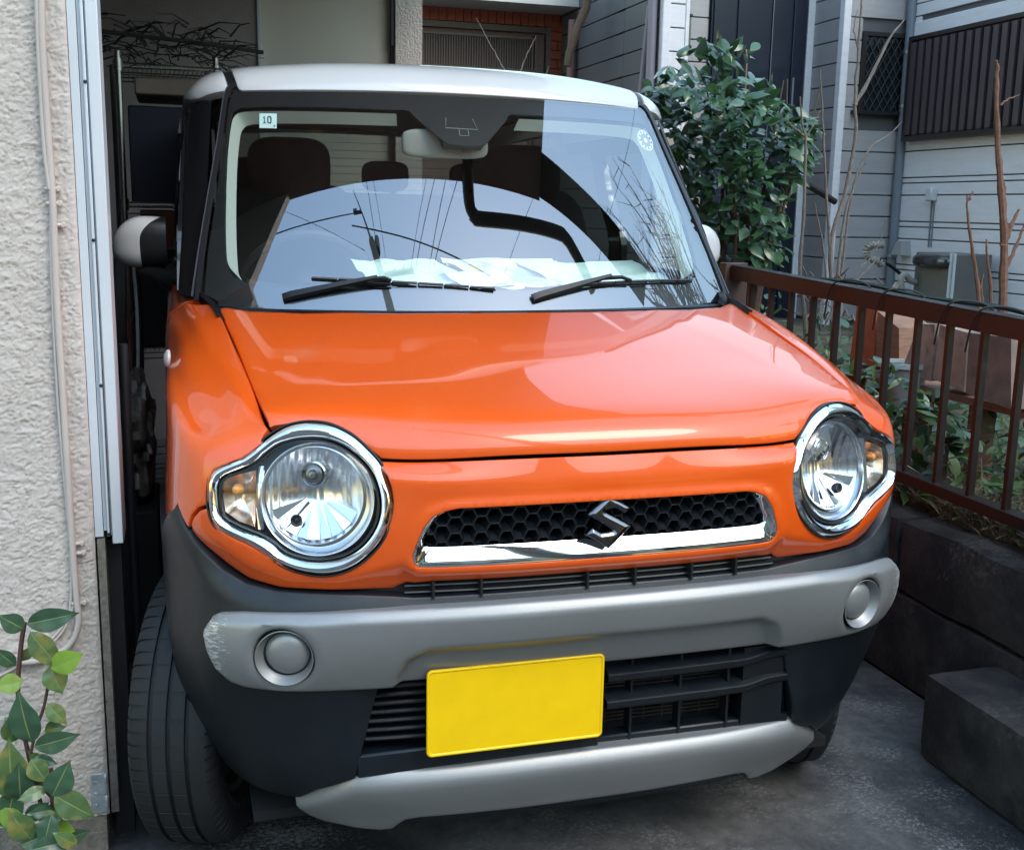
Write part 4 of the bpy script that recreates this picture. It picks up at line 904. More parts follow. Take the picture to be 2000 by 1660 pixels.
# low retaining wall: two courses, rough top
rw = empty('retaining_wall', (1.27, 2, 0), 'low dark concrete retaining wall under the brown railing beside the car', 'wall')
def roughbox(lo, hi, st, amp, seed, sc_=6):
    V = []; F = []; lo = np.array(lo, float); hi = np.array(hi, float)
    def face(o, u, v, nu, nv):
        k = len(V); n = np.cross(u, v); n = n/np.linalg.norm(n)
        for j in range(nv+1):
            for i in range(nu+1):
                p = o+u*i/nu+v*j/nv; V.append(tuple(p))
        for j in range(nv):
            for i in range(nu): F.append([k+j*(nu+1)+i, k+j*(nu+1)+i+1, k+(j+1)*(nu+1)+i+1, k+(j+1)*(nu+1)+i])
    d = hi-lo; n = [max(1, int(d[a]/st)) for a in range(3)]; X = np.array([d[0], 0, 0]); Y = np.array([0, d[1], 0]); Z = np.array([0, 0, d[2]])
    face(lo, X, Z, n[0], n[2]); face(lo+Y+X, -X, Z, n[0], n[2]); face(lo+Y, -Y, Z, n[1], n[2]); face(lo+X, Y, Z, n[1], n[2]); face(lo+Z, X, Y, n[0], n[1]); face(lo+Y, X, -Y, n[0], n[1])
    out = []; c = (lo+hi)/2; hd = d/2
    for p in V:
        p = np.array(p); q = (p-c)/hd; r = .018; e = np.maximum(np.abs(p-c)-(hd-r), 0); l = np.linalg.norm(e)
        if l > r*.999: p = c+np.sign(p-c)*(np.minimum(np.abs(p-c), hd-r)+e/l*r)
        k = noise.noise_vector(Vector(p)*sc_+Vector((seed, 0, 0)))*amp+noise.noise_vector(Vector(p)*sc_*5)*amp*.35
        out.append(tuple(p+np.array(k)))
    return out, F
y = -1.2
for k in range(7):
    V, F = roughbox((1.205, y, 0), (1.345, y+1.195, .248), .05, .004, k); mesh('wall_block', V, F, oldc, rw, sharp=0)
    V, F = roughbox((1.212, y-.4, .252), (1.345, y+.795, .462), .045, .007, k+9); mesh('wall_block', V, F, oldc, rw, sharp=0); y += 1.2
bl = [(1.015, 0.363, 0), (0.979, -0.01, 0)]
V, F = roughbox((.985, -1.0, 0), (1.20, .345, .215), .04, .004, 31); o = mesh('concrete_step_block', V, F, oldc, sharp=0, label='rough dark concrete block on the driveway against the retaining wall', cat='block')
# ---------------------------------------------------------------- left house: stucco wall, upper floor over the parked car
WX, WY = -.870, .42
lh = empty('stucco_house', (-2.2, .5, 0), 'beige stucco house wall on the left with its upper floor over the car', 'house')
nx, nz = 170, 620; V = []
x0, x1, z0, z1 = -1.32, WX, .075, 1.80
for j in range(nz+1):
    for i in range(nx+1):
        x = x0+(x1-x0)*i/nx; z = z0+(z1-z0)*j/nz; p = Vector((x*112+1.6*noise.noise(Vector((x*40, z*40, 0))), 0, z*178+1.2*noise.noise(Vector((x*45, z*45, 7)))))
        a = 1-abs(noise.noise(p))*2.2; a2 = noise.noise(p*2.7); h = .0046*max(0, a)**.8*(.65+.5*noise.noise(p*.35))+.0016*a2
        e = max(0, 1-(x1-x)/.008); V.append((x-.0, WY-h*(1-.6*e)+.004*e*e, z))
mesh('stucco_face', V, [[j*(nx+1)+i, j*(nx+1)+i+1, (j+1)*(nx+1)+i+1, (j+1)*(nx+1)+i] for j in range(nz) for i in range(nx)], stuc, lh, sharp=0)
b = MB(); b.bb((-6, WY, z0), (x0, WY+.16, z1)); b.bb((-6, .60, z1+.02), (WX, .63, 5.6)); b.bb((-6, WY-.012, z1), (WX-.0, .63, z1+.02)); b.bb((x0, WY+.008, z0), (WX-.002, WY+.16, z1)); b.build('front_wall', stuc, lh, smooth=False)
b = MB(); b.bb((-6, WY-.006, 0), (WX-.006, WY+.15, z0-.002)); b.build('wall_footing', roughc, lh, smooth=False)
b = MB(); b.bb((WX, .60, 2.80), (.88, 4.9, 5.6)); b.bb((-6, .631, 2.80), (WX-.001, 4.9, 5.6)); b.build('upper_floor', mat('soffit_board', (.20, .19, .17), .85, var=.1), lh, smooth=False)
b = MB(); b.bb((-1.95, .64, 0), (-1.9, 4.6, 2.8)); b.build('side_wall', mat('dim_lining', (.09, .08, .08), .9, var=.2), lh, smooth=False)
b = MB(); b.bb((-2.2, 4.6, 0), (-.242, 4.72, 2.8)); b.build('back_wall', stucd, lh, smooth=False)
b = MB(); b.bb((-.242, 4.585, 0), (-.222, 4.72, 2.8), .003); b.build('corner_bead', alum, lh, smooth=False)
b = MB(); b.bb((-.222, 4.66, 0), (.492, 4.78, 2.8)); b.build('cream_panel', cream, lh, smooth=False)
b = MB(); b.bb((.484, 4.60, 2.16), (.500, 4.66, 2.8)); b.bb((.487, 4.62, 0), (.4975, 4.66, 2.16)); b.build('panel_edge_strip', darkf, lh, smooth=False)
# stucco pillar beyond the car
nx, nz = 46, 150; V = []
for j in range(nz+1):
    for i in range(nx+1):
        x = .503+.150*i/nx; z = 2.0+.46*j/nz; p = Vector((x*75, 0, z*75)); a = 1-abs(noise.noise(p))*2.2; V.append((x, 4.585-.004*max(0, a), z))
pl = mesh('stucco_pillar', V, [[j*(nx+1)+i, j*(nx+1)+i+1, (j+1)*(nx+1)+i+1, (j+1)*(nx+1)+i] for j in range(nz) for i in range(nx)], stuc, label='narrow grey stucco pillar between the cream wall and the red tiled house', cat='pillar', sharp=0, origin=(.578, 4.6, 0))
b = MB(); b.bb((.503, 4.59, 0), (.653, 4.78, 2.8)); b.bb((.503, 4.583, 0), (.653, 4.59, 2.0)); b.bb((.503, 4.583, 2.46), (.653, 4.59, 2.8)); b.build('pillar_core', stuc, pl, smooth=False)
# white shutter guide rail
gr = MB(); gr.bb((-.869, .424, .655), (-.854, .56, 1.79)); gr.bb((-.8530, .430, .665), (-.8475, .55, 1.79)); o = gr.build('shutter_guide_rail', alum, smooth=False, label='white aluminium shutter rail fixed upright at the edge of the stucco wall', cat='rail')
for lo, hi, nm in (((-.8470, .421, .655), (-.8415, .55, 1.79), 'rail_flange'), ((-.8405, .4275, .655), (-.8385, .55, 1.79), 'rail_groove'), ((-.838, .420, .640), (-.8175, .53, 1.79), 'rail_face')):
    b = MB(); b.bb(lo, hi, .0015); b.build(nm, alum, o)
b = MB()
for z in (.66, .95, 1.22, 1.5): b.lathe([(.0035, 0), (.003, .0015), (.0001, .002)], (-.844, .4205, z), (0, -1, 0), 8)
b.build('rail_screw', trimk, o)
b = MB(); b.bb((-.862, .47, 0), (-.826, .55, .635)); b.build('rail_post', mat('old_black_steel', (.008, .008, .009), .7), o, smooth=False)
b = MB(); b.bb((-.8665, .425, .075), (-.852, .56, .65)); b.build('corner_bead', roughc, lh, smooth=False)
# conduits on the stucco
cr = empty('wall_conduit', (-0.927, 0.41, 1.005), 'pair of beige cable conduits clipped up the stucco wall', 'conduit')
for nm, pts, r in (('conduit', [(-0.906, 0.405, 1.666), (-0.91, 0.405, 1.547), (-0.909, 0.405, 1.39), (-0.908, 0.405, 1.283), (-0.911, 0.405, 1.099), (-0.91, 0.405, 0.861), (-0.909, 0.405, 0.662), (-0.907, 0.403, 0.545), (-0.906, 0.403, 0.493), (-0.921, 0.405, 0.452), (-0.954, 0.405, 0.429), (-0.996, 0.405, 0.42), (-1.077, 0.405, 0.431)], .0062),
                   ('conduit', [(-0.914, 0.405, 1.666), (-0.917, 0.405, 1.547), (-0.917, 0.405, 1.39), (-0.912, 0.403, 1.31)], .0040),
                   ('cable', [(-0.912, 0.408, 1.283), (-0.917, 0.408, 1.173), (-0.92, 0.408, 0.948), (-0.915, 0.408, 0.712), (-0.913, 0.408, 0.636), (-0.918, 0.408, 0.539), (-0.934, 0.408, 0.478), (-0.987, 0.408, 0.431), (-1.071, 0.408, 0.387)], .0028),
                   ('cable', [(-0.905, 0.408, 0.63), (-0.911, 0.408, 0.538), (-0.93, 0.408, 0.493), (-0.958, 0.408, 0.459)], .0026)):
    b = MB(); b.tube([tuple(p) for p in smoothc(pts, len(pts)*6, closed=False)], r, 10); b.build(nm, pvc, cr)
for p in ((-0.91, 0.408, 1.311), (-0.909, 0.408, 1.285), (-0.904, 0.408, 0.649), (-0.902, 0.408, 0.63), (-0.906, 0.408, 0.53), (-0.905, 0.408, 1.247)):
    b = MB(); b.box(p, (.024, .010, .008), bev=.003); b.box((p[0]+.012, p[1], p[2]), (.009, .007, .011), bev=.002); b.build('clip', pvc, cr)
b = MB(); c = (-0.891, 0.415, 0.126)
b.box((c[0]+.004, .414, c[2]), (.030, .003, .085), bev=.001); b.box((c[0]+.018, .412, c[2]+.03), (.006, .006, .02), bev=.002); b.box((c[0]+.018, .412, c[2]-.02), (.006, .006, .03), bev=.002)
for dz in (-.025, 0, .025): b.lathe([(.004, 0), (.003, .002), (.0001, .0025)], (c[0]-.002, .4125, c[2]+dz), (0, -1, 0), 8)
b.build('metal_corner_plate', zinc, label='zinc corner plate screwed low on the stucco wall edge', cat='bracket')
# dim storage behind: wire rack, boxes and oddments
rk = empty('wire_rack', (-.9, 3.1, 0), 'chrome wire shelving rack standing in the dim space left of the car', 'rack')
steel = mat('rack_steel', (.55, .53, .50), .25, metal=1); dwire = mat('dark_wire', (.09, .085, .08), .5, metal=.5)
for x, y in ((-.885, 2.92), (-.52, 3.0), (-.93, 3.45), (-.54, 3.5)):
    b = MB(); b.tube([(x, y, 0), (x, y, 1.855)], .0115, 10); b.build('rack_post', steel if y < 3.2 else dwire, rk)
for z in (1.80, 1.275, .70, .2):
    b = MB()
    for t in range(24): b.tube([(-.90+.40*t/23, 2.93, z), (-.92+.40*t/23, 3.47, z)], .0022, 4)
    for yy in (2.92, 3.1, 3.3, 3.46): b.tube([(-.905, yy, z-.006), (-.50, yy, z-.006)], .003, 5)
    b.tube([(-.905, 2.92, z-.03), (-.50, 2.98, z-.03)], .003, 5); b.tube([(-.905, 2.92, z+.012), (-.50, 2.98, z+.012)], .0035, 5); b.build('wire_shelf', steel if z > 1.7 else dwire, rk)
    for x, y in ((-.885, 2.92), (-.52, 3.0)):
        b = MB(); b.tube([(x, y, z-.02), (x, y, z+.025)], .0165, 10); b.build('shelf_collar', steel, rk)
b = MB(); r2 = random.Random(3)
for k in range(130):
    xx = r2.uniform(-1.0, -.42); a = Vector((xx, r2.uniform(2.75, 3.5), r2.uniform(1.845, 1.95+.06*(-.4-xx)))); e = a+Vector((r2.uniform(-.16, .16), r2.uniform(-.3, .3), r2.uniform(-.02, .03))); m_ = (a+e)/2+Vector((0, 0, r2.uniform(0, .03))); b.tube([a, m_, e], [.004, .003, .0015], 4)
b.tube([(-.95, 2.75, 1.90), (-.60, 2.8, 1.885), (-.345, 2.85, 1.868)], .008, 6)
b.build('brushwood_bundle', mat('dry_twigs', (.022, .018, .016), .9), label='tangle of dark twigs and wires heaped on top of the wire rack', cat='twigs')
def ob(name, label, cat, shapes, m, **k):
    b = MB()
    for s in shapes: b.bb(*s, .006)
    return b.build(name, m, label=label, cat=cat, **k)
ob('storage_board', 'pale plank lying on the rack under the wire shelf top', 'plank', [((-.83, 2.95, 1.70), (-.44, 3.4, 1.765))], mat('pale_plank', (.22, .17, .14), .8, var=.2))
ob('storage_crate', 'dark blue plastic crate filling the upper half of the rack', 'crate', [((-.86, 2.98, 1.285), (-.545, 3.42, 1.66))], mat('dark_crate', (.010, .012, .028), .7))
ob('storage_box', 'dark box on the lower shelf of the wire rack', 'box', [((-.86, 2.98, .71), (-.56, 3.42, 1.1))], mat('dark_box', (.02, .016, .018), .8))
b = MB(); b.bb((-.83, 2.94, 1.115), (-.60, 3.0, 1.26), .004); b.build('cardboard_box', mat('orange_card', (.16, .05, .025), .8), label='small orange brown carton on the middle rack shelf behind the door mirror', cat='carton')
# bicycle wheel, sack, pole beside the car
b = MB(); c = Vector((-.852, 2.05, .90)); pts_ = [c+Vector((.015*math.sin(t), .30*math.sin(t), .30*math.cos(t))) for t in np.linspace(0, 2*math.pi, 40)]
b.tube(pts_, .019, 8, cap=False); bw = b.build('bicycle_wheel', rubber, label='bicycle wheel hung in the dark gap behind the car door', cat='wheel')
b = MB(); b.tube([c+(p-c)*.93 for p in pts_], .006, 6, cap=False); b.build('rim', alum, bw)
b = MB()
for k in range(20): t = 2*math.pi*k/20; b.tube([c, c+(pts_[int(k*39/20)]-c)*.92], .0009, 3)
b.build('spokes', steel, bw)
V = []; F = []; n = 26
for i in range(n+1):
    for j in range(2*n):
        u = -math.pi/2+math.pi*i/n; w = math.pi*j/n; d = Vector((math.cos(u)*math.cos(w)*.052, math.cos(u)*math.sin(w)*.14, math.sin(u)*.19)); d *= 1+.35*noise.noise(d*22)+.12*noise.noise(d*60); V.append(Vector((-.828, 1.55, .62))+d)
for i in range(n):
    for j in range(2*n): F.append([i*2*n+j, i*2*n+(j+1) % (2*n), (i+1)*2*n+(j+1) % (2*n), (i+1)*2*n+j])
mesh('crumpled_bag', V, F, mat('grey_plastic_bag', (.13, .12, .11), .35, var=.6, vscale=20), label='crumpled grey plastic bag stuffed beside the car below its mirror', cat='bag')
ob('bin_block', 'dark upturned tub under the crumpled bag beside the car', 'tub', [((-.95, 1.4, 0), (-.775, 1.75, .44))], mat('dark_tub', (.03, .03, .03), .7))
pb = MB(); pb.tube([(-.812, .66, .03), (-.812, .66, 1.0)], .010, 10); o = pb.build('leaning_pole', mat('pole_black', (.012, .013, .018), .5), label='thin black pole standing between stucco wall and front tyre', cat='pole')
b = MB(); b.tube([(-.812, .66, .10), (-.812, .66, .16)], .0125, 10); b.build('white_band', alum, o); b = MB(); b.tube([(-.812, .66, .02), (-.812, .66, .098)], .0128, 10); b.build('red_band', mat('red_tape', (.22, .01, .02), .5), o)
# ---------------------------------------------------------------- red tiled house behind
rh = empty('red_tiled_house', (1.7, 8, 0), 'red tiled house with a lattice window and white canopy behind the car roof', 'house')
RX = [(2.535, 8.03, 2.658)[0], (2.659, 8.03, 2.665)[0], (2.346, 8, 2.644)[0], (1.365, 8, 2.591)[0]]
b = MB(); b.bb((.9, 8.06, 0), (RX[1], 8.3, 3.05)); b.build('wall_mortar', mortar, rh, smooth=False)
bx = MB().box((0, 0, 0), (1, 1, 1), bev=.03)
def unit(m): 
    me = bpy.data.meshes.new('unit'); me.from_pydata(bx.V, [], bx.F); me.materials.append(m); return me
_u = {}
def piece(name, c, d, m, parent, rot=None):
    if (m.name) not in _u: _u[m.name] = unit(m)
    o = bpy.data.objects.new(name, _u[m.name]); finish(o, parent, c); o.scale = d
    if rot: o.rotation_euler = rot
    return o
z = 2.0; row = 0; cw = RX[1]-RX[0]
while z < 2.90:
    for x, w_ in (((RX[0]+cw*.27, cw*.5), (RX[0]+cw*.78, cw*.42)) if row % 2 else ((RX[0]+cw*.5, cw*.97),)): piece('tile', (x, 8.045, z), (w_, .03, .070), brick, rh)
    z += .078; row += 1
k = RX[3]-.1
while k < RX[1]: piece('tile', (k, 8.045, 2.915), (.068, .03, .115), brick, rh); k += .0735
b = MB(); b.bb((.9, 8.10, 1.6), (RX[0]-.02, 8.12, 2.85)); b.build('window_pane', wglass, rh, smooth=False)
wf = mat('bronze_frame', (.10, .075, .060), .5)
for lo, hi in (((.9, 8.02, 2.80), (RX[0]-.02, 8.10, 2.85)), ((RX[0]-.05, 8.0, 1.6), (RX[0]-.005, 8.1, 2.85)), ((RX[2]+.03, 7.98, 1.6), (RX[2]+.055, 8.06, 2.78)), ((RX[2], 7.98, 1.6), (RX[2]+.018, 8.06, 2.76)), ((.9, 7.98, 2.455), (RX[2]+.10, 8.02, 2.485)), ((.9, 7.98, 2.735), (RX[2]+.02, 8.02, 2.755))):
    b = MB(); b.bb(lo, hi); b.build('window_frame', wf, rh, smooth=False)
b = MB(); k = RX[3]-.05
while k < RX[2]-.01: b.bb((k, 7.985, 2.485), (k+.009, 8.0, 2.735)); k += .0225
b.build('window_lattice', wf, rh, smooth=False, kind='stuff')
cn = MB(); cn.bb((.5, 7.60, 2.965), ((2.804, 7.6, 2.871)[0], 8.3, 3.12)); cn.build('canopy', mat('canopy_white', (.55, .57, .55), .7, var=.06), rh, smooth=False)
b = MB(); b.tube([(2.575, 7.6, 2.189), (2.577, 7.6, 2.608), (2.583, 7.6, 2.857)], .035, 10); b.build('downpipe', mat('pink_pipe', (.24, .13, .13), .5), rh)
b = MB(); b.tube([(2.306, 6.9, 2.393), (2.32, 6.9, 2.49), (2.391, 6.9, 2.705), (2.45, 6.9, 2.839), (2.467, 6.9, 2.977)], [.03, .033, .034, .036, .038], 8); b.build('bare_tree', barkg, label='dark bare tree leaning in front of the red house downpipe', cat='tree')
# ---------------------------------------------------------------- grey siding house
gh = empty('grey_siding_house', (4.0, 6.2, 0), 'grey clapboard house behind the railing with navy door and brown shutter', 'house')
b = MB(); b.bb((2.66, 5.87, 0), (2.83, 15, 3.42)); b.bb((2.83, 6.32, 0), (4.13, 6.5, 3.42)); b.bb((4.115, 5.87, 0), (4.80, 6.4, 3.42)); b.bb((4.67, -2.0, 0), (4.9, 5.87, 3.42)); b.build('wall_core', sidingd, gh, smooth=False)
def boards(axis, fixed, lo, hi, z0, z1, pitch, m, skip=(), th=.02, seg=None, sgn=-1, zs=None):
    k = 0; L = zs or [(z0+i*pitch, z0+(i+1)*pitch) for i in range(int((z1-z0)/pitch)+1)]
    for a_, b_ in L:
        spans = [(lo, hi)]
        for s0, s1, q0, q1 in skip:
            if b_ > q0+.01 and a_ < q1-.01:
                new = []
                for u0, u1 in spans:
                    if u0 < s0: new.append((u0, min(u1, s0)))
                    if u1 > s1: new.append((max(u0, s1), u1))
                spans = [s for s in new if s[1]-s[0] > .02]
        for u0, u1 in spans:
            us = [u0]+[s for s in (seg or []) if u0 < s < u1]+[u1]
            for v0, v1 in zip(us, us[1:]):
                c = ((v0+v1)/2, (a_+b_)/2); d = (v1-v0-.004, b_-a_-.010)
                if axis == 'Y': piece('siding_board', (c[0], fixed+sgn*th/2, c[1]), (d[0], th, d[1]), m, gh)
                else: piece('siding_board', (fixed+sgn*th/2, c[0], c[1]), (th, d[0], d[1]), m, gh)
boards('Y', 5.866, 4.145, 4.665, .475, 3.3, .1605, siding, skip=[(4.255, 4.67, 2.045, 2.62)])
boards('X', 4.115, 5.88, 6.29, .475, 3.3, .1605, siding)
boards('Y', 6.316, 2.845, 3.215, .475, 3.3, .1605, siding)
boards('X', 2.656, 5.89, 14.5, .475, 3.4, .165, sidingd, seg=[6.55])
boards('Y', 5.866, 2.70, 2.82, .475, 3.3, .1605, sidingl)
b = MB(); b.bb((2.640, 5.838, .4), (2.70, 5.90, 3.4), .004); b.bb((2.815, 5.838, .4), (2.845, 5.90, 3.4), .004); b.build('corner_post', sidingl, gh, smooth=False)
b = MB(); b.bb((4.085, 5.835, .4), (4.145, 5.90, 3.4), .004); b.build('corner_post', sidingl, gh, smooth=False)
b = MB(); b.bb((4.04, 6.26, .4), (4.10, 6.33, 3.4), .004); b.build('door_jamb', sidingl, gh, smooth=False)
Dz = []; z = .475
for a_, b_ in ((.10, .14), (.14, .335), (.335, .40)): pass
zz = .27
while zz < 3.2:
    Dz += [(zz, zz+.195), (zz+.195, zz+.285), (zz+.285, zz+.325)]; zz += .325
boards('X', 4.666, -1.9, 5.84, 0, 0, 0, sidingl, zs=Dz, skip=[(3.2, 5.70, 1.86, 2.57)], seg=[2.9])
b = MB(); b.bb((4.64, -1.9, 2.585), (4.67, 5.78, 2.70), .004); b.build('trim_band', sidingl, gh, smooth=False)
# navy door with vertical grooves
dr = MB(); dr.bb((3.225, 6.27, .4), (4.035, 6.30, 3.0)); dr = dr.build('navy_door', navy, gh, smooth=False)
for x0, x1 in ((3.24, 3.42), (3.44, 3.72), (3.735, 3.90), (3.915, 4.02)):
    b = MB(); b.bb((x0, 6.253, .42), (x1, 6.268, 2.9), .003); b.build('door_panel', navy, dr)
b = MB(); b.tube([(3.50, 6.22, 1.9), (3.50, 6.20, 2.0), (3.50, 6.20, 2.42), (3.50, 6.22, 2.5)], .010, 8); b.build('door_handle', mat('dull_brass', (.22, .17, .13), .4, metal=.7), dr)
b = MB(); b.bb((3.925, 6.245, 2.0), (3.94, 6.252, 2.32)); b.bb((3.728, 6.248, .42), (3.733, 6.255, 2.9)); b.build('door_trim', pipeg, dr, smooth=False)
# porch lamp
lp_ = MB(); c = (2.971, 6.2, 2.598); lp_.box(c, (.085, .07, .20), bev=.006); o = lp_.build('porch_lamp', mat('lamp_glass_unlit', (.14, .16, .14), .2, coat=.5), label='unlit lantern on the wall left of the navy door', cat='lamp')
b = MB(); b.box((c[0], c[1], c[2]-.11), (.10, .08, .02), bev=.004); b.box((c[0], c[1], c[2]+.11), (.10, .08, .02), bev=.004); b.add([(c[0]-.05, c[1]-.03, c[2]-.12), (c[0]+.05, c[1]-.03, c[2]-.12), (c[0]-.03, c[1]+.10, c[2]-.22), (c[0]-.05, c[1]+.05, c[2]-.12), (c[0]+.05, c[1]+.05, c[2]-.12)], [[0, 1, 2], [3, 2, 4], [0, 2, 3], [1, 4, 2]]); b.build('lamp_bracket', darkf, o, smooth=False)
# small window with a diamond grille
w = MB(); w.bb((4.275, 5.85, 2.06), (4.66, 5.862, 2.60)); w = w.build('window', wglass, gh, smooth=False)
b = MB(); b.bb((4.255, 5.82, 2.595), (4.67, 5.86, 2.625)); b.bb((4.255, 5.82, 2.06), (4.285, 5.86, 2.595)); b.bb((4.20, 5.79, 2.030), (4.67, 5.86, 2.058)); b.build('window_frame', darkf, w, smooth=False)
b = MB()
for k in range(-6, 12):
    for s in (1, -1):
        p0 = Vector((4.285+k*.062, 5.835-.004*s, 2.06)); d = Vector((.31*s, 0, .54)); pts_ = []
        for t in (0, 1): pts_.append(p0+d*t+Vector((.31 if s < 0 else 0, 0, 0)))
        a_, e_ = pts_; 
        ts = [t for t in np.linspace(0, 1, 41) if 4.287 < a_.lerp(e_, t).x < 4.66]
        if len(ts) > 2: b.tube([a_.lerp(e_, ts[0]), a_.lerp(e_, ts[-1])], .0035, 4)
b.build('diamond_grille', mat('grille_grey', (.05, .06, .065), .4), w)
# drainpipe
d = MB(); d.tube([(4.625, 5.79, .35), (4.625, 5.79, 3.3)], .034, 14); d = d.build('drainpipe', pipeg, gh)
for z in (.98, 2.10, 2.49): b = MB(); b.lathe([(.034, -.012), (.039, -.012), (.039, .012), (.034, .012)], (4.625, 5.79, z), (0, 0, 1), 16); b.build('pipe_clamp', mat('clamp_metal', (.4, .42, .45), .3, metal=.8) if z == .98 else bpy.data.materials['clamp_metal'], d)
d = MB(); d.tube([(2.62, 6.142, 2), (2.62, 6.009, 2.726)], .032, 12); d.build('drainpipe', mat('violet_pipe', (.24, .22, .27), .45), gh)
b = MB(); b.tube([(2.60, 5.93, .4), (2.60, 5.93, 3.4)], .034, 12); b.build('drainpipe', bpy.data.materials['violet_pipe'], gh)
# brown louvred shutter on the side wall
sh = MB(); sh.bb((4.60, 3.2, 1.86), (4.66, 5.70, 2.57)); sh = sh.build('louvred_shutter', louv, gh, smooth=False)
b = MB(); b.bb((4.57, 3.18, 2.555), (4.665, 5.72, 2.585)); b.bb((4.57, 3.18, 1.835), (4.665, 5.72, 1.868)); b.bb((4.57, 5.68, 1.868), (4.60, 5.72, 2.555)); b.build('shutter_frame', darkf, sh, smooth=False)
k = 0; y = 5.655
while y > 3.25: piece('shutter_slat', (4.580, y, 2.21), (.026, .052, .66), louv, sh, rot=None); y -= .088
b = MB(); b.bb((4.63, 3.0, 2.84), (4.665, 4.86, 3.6)); b.build('upper_window', darkf, gh, smooth=False)
# things fixed to the side wall
def onw(x, y): return None
c = (4.62, 5.369, 1.444); b = MB(); b.box(c, (.06, .07, .095), bev=.008); o = b.build('outdoor_socket', alum, label='small white weatherproof socket box on the pale siding wall', cat='socket')
b = MB(); b.tube([(c[0]+.02, c[1]-.015, c[2]-.05), (c[0]+.02, c[1]-.02, c[2]-.38)], .006, 6); b.tube([(c[0]+.02, c[1]+.015, c[2]-.05), (c[0]+.02, c[1]+.01, c[2]-.38)], .006, 6); b.build('cable', pipeg, o)
hb = (4.35, 4.827, 0.917); hx, hy = 4.35, hb[1]
b = MB(); b.bb((4.28, hy-.20, .50), (4.60, hy+.20, 1.04), .008); o = b.build('meter_box', mat('box_grey', (.15, .15, .14), .5, metal=.3, var=.1), label='grey metal meter cabinet standing against the pale siding wall', cat='cabinet')
b = MB(); cushion(b, (4.28, hy, .985), (.12, .40, .10), 3); b.build('bag_cover', mat('black_film', (.03, .034, .038), .2, coat=.6), o)
b = MB(); b.bb((4.262, hy-.212, .5), (4.275, hy-.192, 1.05)); b.bb((4.262, hy-.245, .5), (4.275, hy-.232, 1.05)); b.build('edge_strip', alum, o, smooth=False)
c = (4.6, 5.642, 1.045); b = MB(); b.add([(c[0]-.05, c[1]-.06, c[2]-.05), (c[0]-.05, c[1]+.06, c[2]-.05), (c[0]+.05, c[1]+.06, c[2]-.06), (c[0]+.05, c[1]-.06, c[2]-.06), (c[0]-.03, c[1]-.035, c[2]+.05), (c[0]-.03, c[1]+.035, c[2]+.05), (c[0]+.05, c[1]+.035, c[2]+.055), (c[0]+.05, c[1]-.035, c[2]+.055)], [[3, 2, 1, 0], [4, 5, 6, 7], [0, 1, 5, 4], [1, 2, 6, 5], [2, 3, 7, 6], [3, 0, 4, 7]]); b.build('vent_hood', mat('vent_grey', (.30, .31, .31), .6), label='small grey vent hood on the wall left of the metal cabinet', cat='vent')
b = MB(); b.tube([tuple(p) for p in smoothc([(4.13, 5.2, 1.083), (4.026, 5.2, 1.075), (3.996, 5.2, 1.032), (4.021, 5.2, 0.993), (4.112, 5.2, 0.96), (4.132, 5.2, 0.932)], 50, closed=False)], [.022+.010*math.sin(i*1.9) for i in range(len(smoothc([(4.13, 5.2, 1.083), (4.026, 5.2, 1.075), (3.996, 5.2, 1.032), (4.021, 5.2, 0.993), (4.112, 5.2, 0.96), (4.132, 5.2, 0.932)], 50, closed=False)))], 8); o = b.build('wrapped_tap', mat('frost_wrap', (.34, .32, .28), .85, var=.3, vscale=40), label='outdoor tap wrapped in pale insulation by the drainpipe', cat='tap')
b = MB(); b.tube([tuple(p) for p in smoothc([(4.111, 5.2, 0.975), (4.208, 5.2, 0.932), (4.308, 5.2, 0.866)], 12, closed=False)], .013, 8); b.build('hose', trimk, o)
b = MB(); b.tube([tuple(p) for p in smoothc([(4.178, 5, 0.746), (4.159, 5, 0.853), (4.189, 5, 0.882), (4.235, 5, 0.843), (4.295, 5, 0.828)], 30, closed=False)], .022, 8); b.build('insulated_pipe', mat('pipe_wrap', (.30, .29, .27), .8), label='bent insulated pipe at the foot of the metal cabinet', cat='pipe')
b = MB(); b.bb((2.40, 5.15, 1.63), (2.58, 5.32, 1.78), .006); o = b.build('meter_housing', mat('cream_box', (.38, .34, .27), .6), label='cream box on the dark side wall just above the car roof', cat='box')
# ---------------------------------------------------------------- brown railing
fn = empty('garden_railing', (1.27, 1.2, .46), 'brown painted metal railing along the retaining wall right of the car', 'railing')
def rz(y): return 1.045+.034*(y-.40)
def bz(y): return .572+.010*(y-.40)
FX = 1.262
def slab(y0, y1, zf, x0, x1, h0, h1):
    V = []
    for y in (y0, y1):
        z = zf(y); V += [(x0, y, z+h0), (x1, y, z+h0), (x1, y, z+h1), (x0, y, z+h1)]
    return V, [[0, 1, 2, 3], [7, 6, 5, 4], [0, 4, 5, 1], [1, 5, 6, 2], [2, 6, 7, 3], [3, 7, 4, 0]]
b = MB(); b.add(*slab(-1.4, 1.93, rz, FX-.028, FX+.028, -.045, .0)); b.add(*slab(-1.4, 1.93, rz, FX-.024, FX+.024, .0, .006)); b.build('top_rail', brown, fn, smooth=False)
b = MB(); b.add(*slab(-1.4, 1.93, bz, FX-.022, FX+.022, -.026, .004)); b.build('bottom_rail', brown, fn, smooth=False)
y = 1.80
while y > -1.3:
    b = MB(); b.bb((FX-.009, y-.007, bz(y)+.004), (FX+.009, y+.007, rz(y)-.045)); b.build('baluster', brown, fn, smooth=False); y -= .1355
for y in (1.95, -.75):
    b = MB(); b.bb((FX-.045, y-.025, .44), (FX+.045, y+.025, rz(y)+.012), .003); b.build('post', mat('post_brown', (.075, .048, .040), .5) if y > 0 else brown, fn)
